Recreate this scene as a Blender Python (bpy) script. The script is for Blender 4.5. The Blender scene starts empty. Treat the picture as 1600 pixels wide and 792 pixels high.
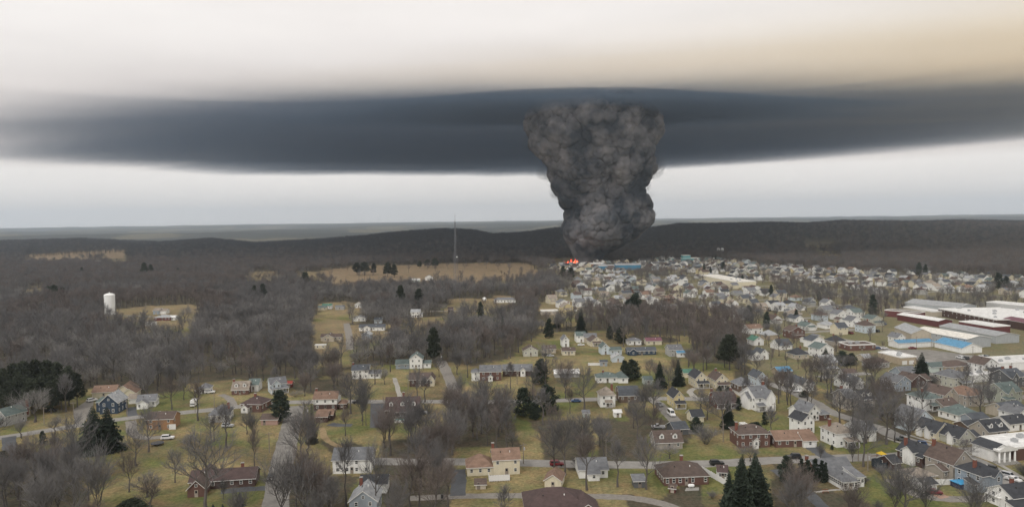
import bpy, math, random
import numpy as np
from mathutils import Vector, Matrix

# ------------------------------------------------------------------ camera
SC = bpy.context.scene
COL = SC.collection
R = math.radians
F = 1142.0; CAMH = 80.0; CX, CY, YH0 = 800.0, 396.0, 345.0
ROLL = math.atan(-22 / 1600); PITCH = math.atan((CY - YH0) * math.cos(ROLL) / F)
cam = bpy.data.cameras.new('drone_camera')
cam.sensor_fit = 'HORIZONTAL'; cam.sensor_width = 36.0; cam.lens = 36.0 * F / 1600.0
cam.clip_start = 1.0; cam.clip_end = 90000.0
cam_ob = bpy.data.objects.new('drone_camera', cam); COL.objects.link(cam_ob)
cam_ob.matrix_world = Matrix.Translation((0, 0, CAMH)) @ Matrix.Rotation(R(90) - PITCH, 4, 'X') @ Matrix.Rotation(ROLL, 4, 'Z')
SC.camera = cam_ob

# ------------------------------------------------------------------ sky, sun, exposure
SUN_EL, SUN_AZ = 42.0, -35.0          # azimuth measured from +Y (view direction) towards +X
w = bpy.data.worlds.new('World'); SC.world = w; w.use_nodes = True
nt = w.node_tree; nt.nodes.clear()
out = nt.nodes.new('ShaderNodeOutputWorld')
sky = nt.nodes.new('ShaderNodeTexSky'); sky.sky_type = 'NISHITA'; sky.sun_disc = False
sky.sun_elevation = R(SUN_EL); sky.sun_rotation = R(180 + SUN_AZ); sky.dust_density = 3.0
bg1 = nt.nodes.new('ShaderNodeBackground'); bg1.inputs['Strength'].default_value = 0.1
nt.links.new(sky.outputs[0], bg1.inputs['Color'])
tc = nt.nodes.new('ShaderNodeTexCoord'); mp = nt.nodes.new('ShaderNodeMapping')
mp.inputs['Scale'].default_value = (1.2, 1.2, 7.0)
nz = nt.nodes.new('ShaderNodeTexNoise'); nz.inputs['Scale'].default_value = 1.6; nz.inputs['Detail'].default_value = 4
rp = nt.nodes.new('ShaderNodeValToRGB')
rp.color_ramp.elements[0].position = 0.3; rp.color_ramp.elements[0].color = (0.87, 0.825, 0.785, 1)
rp.color_ramp.elements[1].position = 0.72; rp.color_ramp.elements[1].color = (1.02, 0.97, 0.925, 1)
bg2 = nt.nodes.new('ShaderNodeBackground'); bg2.inputs['Strength'].default_value = 1.11
nt.links.new(tc.outputs['Generated'], mp.inputs[0]); nt.links.new(mp.outputs[0], nz.inputs['Vector'])
nt.links.new(nz.outputs[0], rp.inputs[0]); nt.links.new(rp.outputs[0], bg2.inputs['Color'])
mx = nt.nodes.new('ShaderNodeMixShader'); mx.inputs[0].default_value = 0.92
nt.links.new(bg1.outputs[0], mx.inputs[1]); nt.links.new(bg2.outputs[0], mx.inputs[2]); nt.links.new(mx.outputs[0], out.inputs['Surface'])
sl = bpy.data.lights.new('sun', 'SUN'); sl.energy = 1.5; sl.angle = R(10); sl.color = (1.0, 0.95, 0.88)
sun = bpy.data.objects.new('sun', sl); COL.objects.link(sun)
# light comes from behind the camera, from the left
sun.rotation_euler = (R(90 - SUN_EL), 0, R(SUN_AZ))
SC.view_settings.view_transform = 'Standard'; SC.view_settings.look = 'None'
SC.view_settings.gamma = 1.0; SC.view_settings.use_curve_mapping = False; SC.view_settings.exposure = 0.0
cy = SC.cycles
cy.use_denoising = True; cy.max_bounces = 5; cy.diffuse_bounces = 2; cy.glossy_bounces = 1; cy.transmission_bounces = 2
cy.volume_bounces = 2; cy.transparent_max_bounces = 8; cy.caustics_reflective = False; cy.caustics_refractive = False
cy.use_adaptive_sampling = False
w.cycles.sampling_method = 'MANUAL'; w.cycles.sample_map_resolution = 256

# ------------------------------------------------------------------ helpers
rnd = random.Random(7); nrs = np.random.RandomState(7)
_c, _s = math.cos(ROLL), math.sin(ROLL); _cp, _sp = math.cos(PITCH), math.sin(PITCH)
def ray(px, py):
    u = (px - CX) / F; v = (py - CY) / F
    u2 = u * _c + v * _s; v2 = -u * _s + v * _c
    return u2, _cp - v2 * _sp, -_sp - v2 * _cp
def G(px, py, z=0.0):                  # a place in the photograph -> its place on the ground
    dx, dy, dz = ray(px, py); t = (z - CAMH) / dz
    return dx * t, dy * t
def PIX(x, y, z=0.0):                  # the reverse (numpy arrays or numbers)
    zz = z - CAMH
    fy = y * _cp - zz * _sp; up = y * _sp + zz * _cp
    u2 = x / fy; v2 = -up / fy
    return CX + F * (u2 * _c - v2 * _s), CY + F * (u2 * _s + v2 * _c)
def inpoly(px, py, poly):
    px = np.asarray(px, float); py = np.asarray(py, float); r = np.zeros(px.shape, bool); n = len(poly)
    for i in range(n):
        x1, y1 = poly[i]; x2, y2 = poly[(i + 1) % n]
        if y1 == y2: continue
        c = ((y1 > py) != (y2 > py)) & (px < (x2 - x1) * (py - y1) / (y2 - y1) + x1); r ^= c
    return r
def _hash(ix, iy, iz, k):
    h = (ix * 374761393 + iy * 668265263 + iz * 2147483647 + k * 1274126177) & 0xFFFFFFFF
    h = ((h ^ (h >> 13)) * 1274126177) & 0xFFFFFFFF; h = h ^ (h >> 16)
    return (h & 0xFFFFFF) / float(0x1000000)
def vnoise(x, y, seed=0):              # smooth value noise, 0..1
    x = np.asarray(x, float); y = np.asarray(y, float)
    ix = np.floor(x).astype(np.int64); iy = np.floor(y).astype(np.int64); fx = x - ix; fy = y - iy
    fx = fx * fx * (3 - 2 * fx); fy = fy * fy * (3 - 2 * fy); z = np.full_like(ix, seed)
    a = _hash(ix, iy, z, 1); b = _hash(ix + 1, iy, z, 1); c = _hash(ix, iy + 1, z, 1); d = _hash(ix + 1, iy + 1, z, 1)
    return (a * (1 - fx) + b * fx) * (1 - fy) + (c * (1 - fx) + d * fx) * fy
def fbm(x, y, seed=0, o=4):
    s = 0; a = 0.5; t = 0
    for i in range(o):
        s = s + a * vnoise(x * 2 ** i, y * 2 ** i, seed + i); t += a; a *= 0.5
    return s / t
def worley(P):                         # distance to the nearest jittered cell point
    I = np.floor(P).astype(np.int64); best = np.full(len(P), 9.0)
    for dx in (-1, 0, 1):
        for dy in (-1, 0, 1):
            for dz in (-1, 0, 1):
                c = I + (dx, dy, dz)
                q = np.stack([c[:, k] + 0.1 + 0.8 * _hash(c[:, 0], c[:, 1], c[:, 2], k + 5) for k in range(3)], 1)
                best = np.minimum(best, ((P - q) ** 2).sum(1))
    return np.sqrt(best)
def sstep(a, b, x):
    t = np.clip((np.asarray(x, float) - a) / (b - a), 0, 1); return t * t * (3 - 2 * t)

MATS = {}
def mat(name, col, rough=0.85, var=0.18, scale=0.8, rand=0.0, metal=0.0, emit=None, spec=0.3, bump=0.0, streak=None):
    if name in MATS: return MATS[name]
    m = bpy.data.materials.new(name); m.use_nodes = True; t = m.node_tree; p = t.nodes['Principled BSDF']
    p.inputs['Roughness'].default_value = rough; p.inputs['Metallic'].default_value = metal
    p.inputs['Specular IOR Level'].default_value = spec
    c = (*col, 1.0)
    if emit:
        p.inputs['Base Color'].default_value = c
        p.inputs['Emission Color'].default_value = (*emit[0], 1); p.inputs['Emission Strength'].default_value = emit[1]
    else:
        tcn = t.nodes.new('ShaderNodeTexCoord'); n = t.nodes.new('ShaderNodeTexNoise')
        n.inputs['Scale'].default_value = scale; n.inputs['Detail'].default_value = 5; n.inputs['Roughness'].default_value = 0.65
        src = tcn.outputs['Object']
        if streak:
            mpn = t.nodes.new('ShaderNodeMapping'); mpn.inputs['Scale'].default_value = streak
            t.links.new(src, mpn.inputs[0]); src = mpn.outputs[0]
        t.links.new(src, n.inputs['Vector'])
        r = t.nodes.new('ShaderNodeMapRange'); r.inputs[1].default_value = 0.25; r.inputs[2].default_value = 0.75
        r.inputs[3].default_value = 1 - var; r.inputs[4].default_value = 1 + var
        t.links.new(n.outputs[0], r.inputs[0])
        hs = t.nodes.new('ShaderNodeVectorMath'); hs.operation = 'SCALE'; hs.inputs[0].default_value = col
        last = r.outputs[0]
        if rand:
            oi = t.nodes.new('ShaderNodeObjectInfo'); r2 = t.nodes.new('ShaderNodeMapRange')
            r2.inputs[3].default_value = 1 - rand; r2.inputs[4].default_value = 1 + rand
            t.links.new(oi.outputs['Random'], r2.inputs[0])
            mu = t.nodes.new('ShaderNodeMath'); mu.operation = 'MULTIPLY'
            t.links.new(last, mu.inputs[0]); t.links.new(r2.outputs[0], mu.inputs[1]); last = mu.outputs[0]
        t.links.new(last, hs.inputs['Scale']); t.links.new(hs.outputs[0], p.inputs['Base Color'])
        if bump:
            b = t.nodes.new('ShaderNodeBump'); b.inputs['Strength'].default_value = bump; b.inputs['Distance'].default_value = 0.05
            t.links.new(n.outputs[0], b.inputs['Height']); t.links.new(b.outputs[0], p.inputs['Normal'])
    MATS[name] = m
    return m
def mesh_np(name, V, Fq, mats=(), mi=None, smooth=False):
    me = bpy.data.meshes.new(name)
    V = np.asarray(V, np.float32)
    if isinstance(Fq, np.ndarray):
        n, k = Fq.shape
        me.vertices.add(len(V)); me.vertices.foreach_set('co', V.ravel())
        me.loops.add(n * k); me.loops.foreach_set('vertex_index', Fq.astype(np.int32).ravel())
        me.polygons.add(n); me.polygons.foreach_set('loop_start', np.arange(0, n * k, k, dtype=np.int32))
        me.update(calc_edges=True)
    else:
        me.from_pydata([tuple(map(float, v)) for v in V], [], Fq)
    for m in mats: me.materials.append(m)
    if mi is not None: me.polygons.foreach_set('material_index', np.asarray(mi, np.int32))
    if smooth: me.polygons.foreach_set('use_smooth', np.ones(len(me.polygons), bool))
    me.validate(); me.update()
    return me
class MB:                              # collects faces for one part
    def __init__(s): s.v = []; s.f = []; s.m = []
    def face(s, pts, m=0):
        i = len(s.v); s.v += [tuple(p) for p in pts]; s.f.append(list(range(i, i + len(pts)))); s.m.append(m)
    def box(s, x0, x1, y0, y1, z0, z1, m=0, bottom=True):
        i = len(s.v)
        s.v += [(x0, y0, z0), (x1, y0, z0), (x1, y1, z0), (x0, y1, z0), (x0, y0, z1), (x1, y0, z1), (x1, y1, z1), (x0, y1, z1)]
        q = [(0, 1, 5, 4), (1, 2, 6, 5), (2, 3, 7, 6), (3, 0, 4, 7), (4, 5, 6, 7)] + ([(3, 2, 1, 0)] if bottom else [])
        for k in q: s.f.append([i + a for a in k]); s.m.append(m)
    def tube(s, a, b, ra, rb, n=6, m=0, cap=False):
        a = Vector(a); b = Vector(b); d = (b - a).normalized()
        u = d.orthogonal().normalized(); v = d.cross(u); i = len(s.v)
        for k in range(n):
            t = 2 * math.pi * k / n; o = u * math.cos(t) + v * math.sin(t)
            s.v.append(tuple(a + o * ra)); s.v.append(tuple(b + o * rb))
        for k in range(n):
            j = (k + 1) % n; s.f.append([i + 2 * k, i + 2 * j, i + 2 * j + 1, i + 2 * k + 1]); s.m.append(m)
        if cap:
            s.f.append([i + 2 * k + 1 for k in range(n)]); s.m.append(m)
    def lathe(s, prof, n=24, m=0, c=(0, 0)):
        i = len(s.v); L = len(prof)
        for k in range(n):
            t = 2 * math.pi * k / n
            for r, z in prof: s.v.append((c[0] + r * math.cos(t), c[1] + r * math.sin(t), z))
        for k in range(n):
            j = (k + 1) % n
            for q in range(L - 1): s.f.append([i + k * L + q, i + j * L + q, i + j * L + q + 1, i + k * L + q + 1]); s.m.append(m)
    def mesh(s, name, mats, smooth=False):
        me = bpy.data.meshes.new(name); me.from_pydata(s.v, [], s.f)
        for q in mats: me.materials.append(q)
        me.polygons.foreach_set('material_index', s.m)
        if smooth: me.polygons.foreach_set('use_smooth', [True] * len(me.polygons))
        me.update(); return me
    def build(s, name, mats, parent=None, smooth=False):
        return link(name, s.mesh(name, mats if isinstance(mats, (list, tuple)) else [mats], smooth), parent)
def link(name, me, parent=None, loc=None, rz=None, scl=None):
    o = bpy.data.objects.new(name, me); COL.objects.link(o)
    if parent is not None: o.parent = parent
    if loc is not None: o.location = loc
    if rz is not None: o.rotation_euler = (0, 0, rz)
    if scl is not None: o.scale = scl
    return o
ANCH = []                              # things that other labels may refer to: (x, y, phrase)
def tag(o, label, cat, group=None, kind=None, short=None):
    o['label'] = label
    if cat: o['category'] = cat
    if group: o['group'] = group
    if kind: o['kind'] = kind
    if short: ANCH.append((o.location.x, o.location.y, short))
    return o
def struct(o, kind='structure'):
    o['kind'] = kind; return o
def copy_tree(o, parent=None):
    c = o.copy(); COL.objects.link(c); c.parent = parent
    for ch in o.children: copy_tree(ch, c)
    return c

# ------------------------------------------------------------------ terrain
CREST = np.array([(-900, 384), (0, 383), (130, 379), (250, 385), (330, 379), (400, 386), (500, 381), (560, 376), (620, 369), (690, 364), (735, 366), (772, 372), (810, 370), (860, 364), (900, 360), (1020, 361), (1060, 355), (1120, 355), (1200, 353), (1260, 355), (1320, 350), (1440, 352), (1500, 350), (1600, 352), (2500, 342)], float)
DC = 2550.0
def height(x, y):
    x = np.asarray(x, float); y = np.asarray(y, float); yy = np.maximum(y, 1.0)
    px = CX + F * x / yy
    py = np.interp(px, CREST[:, 0], CREST[:, 1]); yh = YH0 + (CX - px) * 22 / 1600
    zc = CAMH - (py - yh) / F * DC + 6 * (fbm(x / 160, y / 160, 3, 3) - 0.5)
    up = sstep(1650, DC, y) ** 0.85; dn = 1 - 0.75 * sstep(DC + 50, DC + 800, y)
    z = zc * np.where(y < DC, up, dn)
    far = sstep(3300, 4200, y)
    rg = 1 - np.abs(2 * fbm(x / 2600 + 3.3, y / 1000, 11, 3) - 1); zf = np.interp(y, (3300, 6000, 10000, 17000), (2, 22, 42, 62)) + 60 * (rg - 0.62) * (0.6 + 0.8 * fbm(x / 1000, y / 1000, 15, 3))
    z = z * (1 - far) + zf * far
    return z
# ------------------------------------------------------------------ land cover (places given as they lie in the photograph, on flat ground)
TOWN = [(838, 424), (870, 414), (1000, 408), (1100, 403), (1190, 414), (1330, 424), (1480, 430), (1640, 440), (1760, 700), (1500, 640), (1400, 600), (1205, 600), (1172, 556), (1180, 506), (1085, 490), (990, 488), (905, 500), (850, 492), (870, 450)]
BELTS = [[(1172, 440), (1250, 441), (1330, 452), (1420, 470), (1410, 496), (1330, 484), (1260, 470), (1180, 456)],
         [(880, 494), (1000, 486), (1090, 490), (1176, 508), (1182, 566), (1085, 568), (1077, 524), (990, 514), (900, 510)],
         [(840, 424), (905, 428), (900, 446), (860, 470), (845, 470)],
         [(960, 420), (1060, 424), (1090, 432), (1000, 436)]]
CLEAR = [[(150, 487), (205, 480), (300, 474), (320, 490), (290, 512), (240, 512), (180, 500)],
         [(506, 422), (560, 416), (700, 412), (824, 411), (850, 430), (740, 442), (620, 445), (506, 447)],
         [(30, 403), (200, 394), (196, 404), (60, 410)], [(165, 404), (205, 404), (205, 411), (165, 411)], [(872, 407), (925, 407), (925, 424), (872, 424)],
         [(488, 505), (548, 500), (556, 545), (545, 552), (488, 556)],
         [(545, 508), (612, 506), (616, 530), (560, 536), (548, 525)],
         [(690, 469), (800, 463), (812, 484), (700, 492)], [(630, 498), (700, 492), (700, 510), (640, 514)],
         [(36, 450), (72, 450), (72, 462), (36, 462)], [(385, 425), (440, 425), (440, 440), (385, 438)], [(470, 425), (510, 425), (510, 436), (470, 436)],
         [(495, 472), (560, 472), (560, 490), (495, 490)],
         [(1160, 410), (1180, 406), (1182, 416), (1160, 420)], [(855, 404), (905, 402), (912, 412), (870, 418)],
         [(840, 475), (905, 470), (905, 494), (840, 497)], [(1255, 383), (1300, 381), (1302, 389), (1258, 391)], [(1275, 397), (1320, 396), (1322, 403), (1278, 404)]]
SUBL = np.array([(-600, 690), (0, 640), (130, 606), (300, 598), (420, 594), (500, 594), (545, 578), (610, 566), (690, 562), (740, 570), (800, 552), (850, 522), (930, 518), (1075, 522), (1180, 560), (1210, 592), (1400, 592), (1700, 640)], float)
GROVES = [([(600, 684), (650, 676), (700, 668), (722, 700), (712, 800), (625, 830), (590, 740)], .92),
          ([(690, 640), (740, 628), (805, 632), (805, 705), (735, 700), (700, 690)], .7),
          ([(700, 575), (735, 570), (740, 620), (705, 615)], .25), ([(795, 600), (900, 600), (890, 640), (800, 640)], .3),
          ([(830, 655), (900, 655), (930, 680), (930, 735), (850, 728)], .45), ([(930, 655), (1010, 660), (1020, 715), (950, 730)], .4),
          ([(-60, 715), (70, 700), (135, 730), (140, 860), (-80, 860)], .4),
          ([(455, 735), (505, 745), (560, 745), (545, 850), (440, 850)], .45), ([(505, 688), (575, 690), (570, 708), (520, 710)], .6),
          ([(1212, 730), (1230, 722), (1255, 750), (1275, 850), (1215, 850)], .5),
          ([(195, 590), (300, 600), (298, 612), (200, 612)], .45), ([(1150, 560), (1215, 600), (1205, 625), (1150, 600)], .35),
          ([(1300, 640), (1400, 620), (1425, 680), (1370, 690), (1320, 660)], .35), ([(1210, 560), (1420, 565), (1400, 600), (1215, 590)], .45),
          ([(1075, 640), (1150, 650), (1150, 690), (1085, 690)], .2), ([(600, 566), (700, 566), (690, 600), (640, 590)], .3),
          ([(1010, 720), (1040, 735), (1020, 765), (985, 735)], .15), ([(430, 600), (545, 590), (545, 618), (470, 612)], .35)]
FOOT = []      # building footprints: x, y, cos, sin, half width, half depth
ROADS = []     # road centre lines with half width
def cover_wood(x, y):                  # how likely a tree stands there
    px, py = PIX(x, y, 0.0)
    wx = fbm(x / 30 + 7, y / 30, 101, 3) - .5; wy = fbm(x / 30, y / 30 + 3, 103, 3) - .5; px = px + wx * 44; py = py + wy * np.clip(15 * 500 / np.maximum(y, 150), 4, 24)
    wood = np.ones(px.shape) * 0.97
    town = inpoly(px, py, TOWN); wood[town] = 0.26 + 0.3 * (fbm(x[town] / 60, y[town] / 60, 21, 2) > 0.56)
    sub = py > np.interp(px, SUBL[:, 0], SUBL[:, 1]); sub &= ~town
    wood[sub] = np.where(px[sub] > 990, .26, .08) + 0.10 * (fbm(x[sub] / 40, y[sub] / 40, 91, 2) > 0.57)
    for g, d in GROVES: wood[inpoly(px, py, g)] = d
    for b in BELTS: wood[inpoly(px, py, b)] = 0.95
    clear = np.zeros(px.shape, bool)
    for c in CLEAR: clear |= inpoly(px, py, c)
    front = clear.copy(); hp = 7.0 * F / np.maximum(y, 100)
    for c in CLEAR:
        for k_ in (.35, .7, 1.0): front |= inpoly(px, py - hp * k_, c)
    wood[front] = np.minimum(wood[front], np.where(clear[front], 0.015, 0.10))
    wood[inpoly(px, py, [(1105, 705), (1208, 705), (1214, 900), (1095, 900)])] = 0.0
    return wood, town, sub, clear

# ------------------------------------------------------------------ ground sheet
ang = np.radians(np.arange(-60, 60.01, 0.24)); rad = [30.0]
while rad[-1] < 18000: rad.append(rad[-1] * (1.06 if rad[-1] < 180 else 1.0105 if rad[-1] < 900 else 1.014 if rad[-1] < 5000 else 1.03))
rad = np.array(rad); AA, RR = np.meshgrid(ang, rad)
GX = (RR * np.sin(AA)).ravel(); GY = (RR * np.cos(AA)).ravel(); GZ = height(GX, GY)
nA, nR = len(ang), len(rad); ii = np.arange(nR * nA).reshape(nR, nA)
FQ = np.stack([ii[:-1, :-1], ii[1:, :-1], ii[1:, 1:], ii[:-1, 1:]], -1).reshape(-1, 4)[:, ::-1]
ground_me = mesh_np('ground', np.stack([GX, GY, GZ], -1), FQ, smooth=True)
wd, tw, sb, clr = cover_wood(GX, GY)
n1 = fbm(GX / 26, GY / 26, 31, 4)[:, None]; n2 = fbm(GX / 9, GY / 9, 41, 3)[:, None]
tan_ = np.array((0.25, 0.203, 0.125)); grn = np.array((0.112, 0.124, 0.052)); litter = np.array((0.088, 0.075, 0.064)); field = np.array((0.25, 0.185, 0.142))
townc = np.array((0.18, 0.16, 0.12))
k = 0.9 * sstep(0.44, 0.66, n1 * 0.7 + n2 * 0.3); kb = 0.75 * sstep(0.52, 0.68, fbm(GX / 17 + 40, GY / 17, 77, 4))[:, None]
lawn = tan_ * (1 - k) + grn * k; lawn = lawn * (1 - kb) + np.array((0.15, 0.115, 0.082)) * kb; lawn = lawn * (0.7 + 0.6 * n2)
col = np.where((wd > 0.3)[:, None], litter * (0.8 + 0.4 * n2), lawn)
kt = 0.4 * sstep(0.4, 0.6, n1); col = np.where(tw[:, None], townc * (1 - kt) + lawn * kt, col)
col = np.where(clr[:, None], (field * 0.55 + lawn * 0.45), col)
kr = sstep(1500, 2100, GY)[:, None] * (GY < 2900)[:, None]; col = col * (1 - kr) + np.array((0.062, 0.058, 0.056)) * kr  # ridge ground darkened too, smoke shade put into its colour
PXg, PYg = PIX(GX, GY, 0.0)
for poly in CLEAR[1:3]: col = np.where(inpoly(PXg, PYg, poly)[:, None], field * (0.8 + 0.4 * n2), col)
farm = fbm(GX / 420, GY / 700, 51, 4)[:, None]; farw = np.array((0.050, 0.054, 0.060)); farf = np.array((0.125, 0.114, 0.10))  # distance haze put into the colours: bluish far woods, greyed fields
kf = sstep(0.61, 0.64, farm); col = np.where((GY > 2900)[:, None], farw * (1 - kf) + farf * kf, col)
at = ground_me.color_attributes.new('cover', 'FLOAT_COLOR', 'POINT')
at.data.foreach_set('color', np.concatenate([col, np.ones((len(col), 1))], 1).astype(np.float32).ravel())
gm = bpy.data.materials.new('winter_grass'); gm.use_nodes = True; t = gm.node_tree; p = t.nodes['Principled BSDF']; p.inputs['Roughness'].default_value = 0.95
p.inputs['Specular IOR Level'].default_value = 0.1
an = t.nodes.new('ShaderNodeAttribute'); an.attribute_name = 'cover'
tcn = t.nodes.new('ShaderNodeTexCoord'); last = an.outputs['Color']
for scl, lo, hi, ca, cb in ((0.9, .35, .65, (0.62, 0.64, 0.6), (1.32, 1.3, 1.25)), (0.16, .33, .66, (1.22, 1.08, 0.95), (0.72, 0.88, 0.74)), (4.5, .3, .7, (0.75, 0.76, 0.75), (1.2, 1.2, 1.2))):
    n = t.nodes.new('ShaderNodeTexNoise'); n.inputs['Scale'].default_value = scl; n.inputs['Detail'].default_value = 6; n.inputs['Roughness'].default_value = 0.7
    t.links.new(tcn.outputs['Object'], n.inputs['Vector'])
    r = t.nodes.new('ShaderNodeValToRGB'); r.color_ramp.elements[0].position = lo; r.color_ramp.elements[1].position = hi
    r.color_ramp.elements[0].color = (*ca, 1); r.color_ramp.elements[1].color = (*cb, 1); t.links.new(n.outputs[0], r.inputs[0])
    vm = t.nodes.new('ShaderNodeVectorMath'); vm.operation = 'MULTIPLY'; t.links.new(last, vm.inputs[0]); t.links.new(r.outputs[0], vm.inputs[1]); last = vm.outputs[0]
t.links.new(last, p.inputs['Base Color'])
ground_me.materials.append(gm)
ground = struct(link('ground', ground_me)); ground['label'] = 'winter grass, leaf litter and bare farmland of the valley floor'

# ------------------------------------------------------------------ smoke column and smoke layer
PLX, PLY = G(930, 410)
prof = np.array([(409, 893, 938), (404, 891, 948), (398, 890, 953), (390, 888, 966), (378, 884, 985), (366, 879, 1006), (355, 878, 1013), (345, 881, 1016), (333, 884, 1015), (322, 886, 1008), (312, 878, 998), (300, 868, 993), (288, 864, 996), (275, 864, 1008), (262, 862, 1018), (248, 858, 1022), (235, 846, 1020), (222, 836, 1016), (210, 832, 1022), (196, 830, 1028), (184, 834, 1028), (177, 842, 1020), (172, 862, 1005), (169, 890, 975), (167, 915, 945)], float)
zs = []; lx = []; rx = []
for py, a, b in prof:
    dx, dy, dz = ray(0.5 * (a + b), py); tt = PLY / dy; zs.append(CAMH + dz * tt)
    m = PLY / F; xc = dx * tt; hw = 0.5 * (b - a) * m; lx.append(xc - hw); rx.append(xc + hw)
zs = np.array(zs); zs[0] = -3; lx = np.array(lx); rx = np.array(rx)
nS, nT = 420, 520
s = np.linspace(0, 1, nS); q = np.linspace(0, 1, len(zs))
Z = np.interp(s, q, zs); Lx = np.interp(s, q, lx); Rx = np.interp(s, q, rx)
th = np.linspace(0, 2 * math.pi, nT, endpoint=False)
hw = np.maximum((0.5 * (Rx - Lx) - 9) * np.interp(Z, (0, 30, 70, 130), (1.0, .95, .92, 1.0)), 2.0); hw[-1] = 0.5
Pm = np.zeros((nS, nT, 3)); cxs = 0.5 * (Lx + Rx)
Pm[..., 0] = cxs[:, None] + hw[:, None] * np.cos(th); Pm[..., 1] = PLY + 0.9 * np.minimum(hw, 110)[:, None] * np.sin(th); Pm[..., 2] = Z[:, None]
def gnormals(P):
    du = np.roll(P, -1, 1) - np.roll(P, 1, 1); dv = np.gradient(P, axis=0); n = np.cross(du, dv)
    return n / (np.linalg.norm(n, axis=2, keepdims=True) + 1e-9)
amp_z = np.clip((Z - 0) / 85, 0.12, 1)[:, None, None]
for sc_, am, sd in ((100, 30, 0), (50, 27, 7), (24, 16, 13), (12, 8.0, 29), (6, 3.0, 37)):
    N = gnormals(Pm)
    for _ in range(3 if sc_ > 10 else 1):
        N = 0.5 * N + 0.25 * (np.roll(N, 1, 1) + np.roll(N, -1, 1)); N[1:-1] = 0.5 * N[1:-1] + 0.25 * (N[2:] + N[:-2])
    d = worley((Pm.reshape(-1, 3) * (1, 1, 0.9) + sd * 31.7) / sc_).reshape(nS, nT)
    bl = np.sqrt(np.clip(1 - 1.25 * d * d, 0, 1)) - 0.62
    Pm = Pm + N * (bl[..., None] * am) * amp_z
Pm[..., 2] = np.maximum(Pm[..., 2], -4)
ii = np.arange(nS * nT).reshape(nS, nT); jj = np.roll(ii, -1, 1)
FQ = np.stack([ii[:-1], jj[:-1], jj[1:], ii[1:]], -1).reshape(-1, 4)
smoke_m = mat('dense_soot_smoke', (0.10, 0.10, 0.10), rough=1.0, spec=0.0)
t = smoke_m.node_tree; nz_ = [n for n in t.nodes if n.type == 'TEX_NOISE'][0]; nz_.inputs['Scale'].default_value = 0.016; nz_.inputs['Detail'].default_value = 3
cr_ = t.nodes.new('ShaderNodeValToRGB'); cr_.color_ramp.elements[0].position = .40; cr_.color_ramp.elements[0].color = (.048, .057, .071, 1); cr_.color_ramp.elements[1].position = .66; cr_.color_ramp.elements[1].color = (.262, .252, .258, 1)
t.links.new(nz_.outputs[0], cr_.inputs[0]); t.links.new(cr_.outputs[0], t.nodes['Principled BSDF'].inputs['Base Color'])
col_me = mesh_np('smoke_column', np.concatenate([Pm.reshape(-1, 3)]), FQ, [smoke_m], smooth=True)
o = link('smoke_column', col_me)
tag(o, 'towering dark grey column of billowing smoke rising from the fire', 'smoke column', short='smoke column')

def lens(name, cxy, a, b, rot, z0, T, colr, absc, dens, seed, power=1.5, wob=0.18, tilt=0.0, asym=0.5, bend=(0, 0), left=1.0):
    nr, na = 60, 260; th = np.linspace(0, 2 * math.pi, na, endpoint=False); rr = np.linspace(0, 1, nr)
    TH, Rr = np.meshgrid(th, rr)
    wobv = 1 + wob * (fbm(np.cos(TH) * 2.6 + 9, np.sin(TH) * 2.6 + seed, seed, 5) - 0.5) * 2
    X = a * Rr * np.cos(TH) * wobv; X = np.where(X < 0, X * left, X); Y = b * Rr * np.sin(TH) * wobv
    Y = Y + np.where(X > 0, bend[1], bend[0]) * X * X
    half = T * np.maximum(1 - Rr ** 2, 0) ** power
    und = 1 + 0.9 * (fbm(X / 420 + 5, Y / 160, seed + 3, 4) - 0.5) * 2
    cr, sr = math.cos(rot), math.sin(rot); XW = cxy[0] + X * cr - Y * sr; YW = cxy[1] + X * sr + Y * cr
    zc = z0 + tilt * X
    top = np.stack([XW, YW, zc + half * asym], -1); bot = np.stack([XW, YW, zc - half * (1 - asym) * und], -1)
    V = np.concatenate([top.reshape(-1, 3), bot[:-1].reshape(-1, 3)])
    it = np.arange(nr * na).reshape(nr, na); ib = np.concatenate([nr * na + np.arange((nr - 1) * na).reshape(nr - 1, na), it[-1:]])
    F1 = np.stack([it[:-1], it[1:], np.roll(it, -1, 1)[1:], np.roll(it, -1, 1)[:-1]], -1).reshape(-1, 4)
    F2 = np.stack([ib[:-1], np.roll(ib, -1, 1)[:-1], np.roll(ib, -1, 1)[1:], ib[1:]], -1).reshape(-1, 4)
    me = mesh_np(name, V, np.concatenate([F1, F2]), smooth=True)
    m = bpy.data.materials.new(name); m.use_nodes = True; t = m.node_tree; t.nodes.clear()
    oo = t.nodes.new('ShaderNodeOutputMaterial'); pv = t.nodes.new('ShaderNodeVolumePrincipled')
    pv.inputs['Color'].default_value = (*colr, 1); pv.inputs['Absorption Color'].default_value = (*absc, 1); pv.inputs['Density'].default_value = dens
    t.links.new(pv.outputs[0], oo.inputs['Volume']); me.materials.append(m)
    return link(name, me)
o = lens('smoke_layer', (60, 2270), 1760, 1300, R(0), 290, 130, (0.132, 0.190, 0.272), (0, 0, 0), 0.0085, 3, power=2.2, bend=(-2e-5, -4.2e-4), left=1.02, asym=.9)
struct(o, 'stuff'); o['label'] = 'wide flat sheet of dark smoke spread under the overcast'
o = lens('smoke_layer', (0, 2100), 2300, 1580, R(-3), 310, 70, (0.36, 0.33, 0.345), (0.10, 0.06, 0.05), 0.0020, 4, power=1.8, asym=.9)
struct(o, 'stuff'); o['label'] = 'faint lilac smoke haze thinning out around the dark sheet'
o = lens('smoke_layer', (1250, 1300), 1850, 960, R(-10), 305, 95, (0.52, 0.40, 0.27), (0.66, 0.42, 0.16), 0.0031, 8, power=2.0, asym=.9)
struct(o, 'stuff'); o['label'] = 'thin brownish smoke drifting off the dark sheet'
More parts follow.
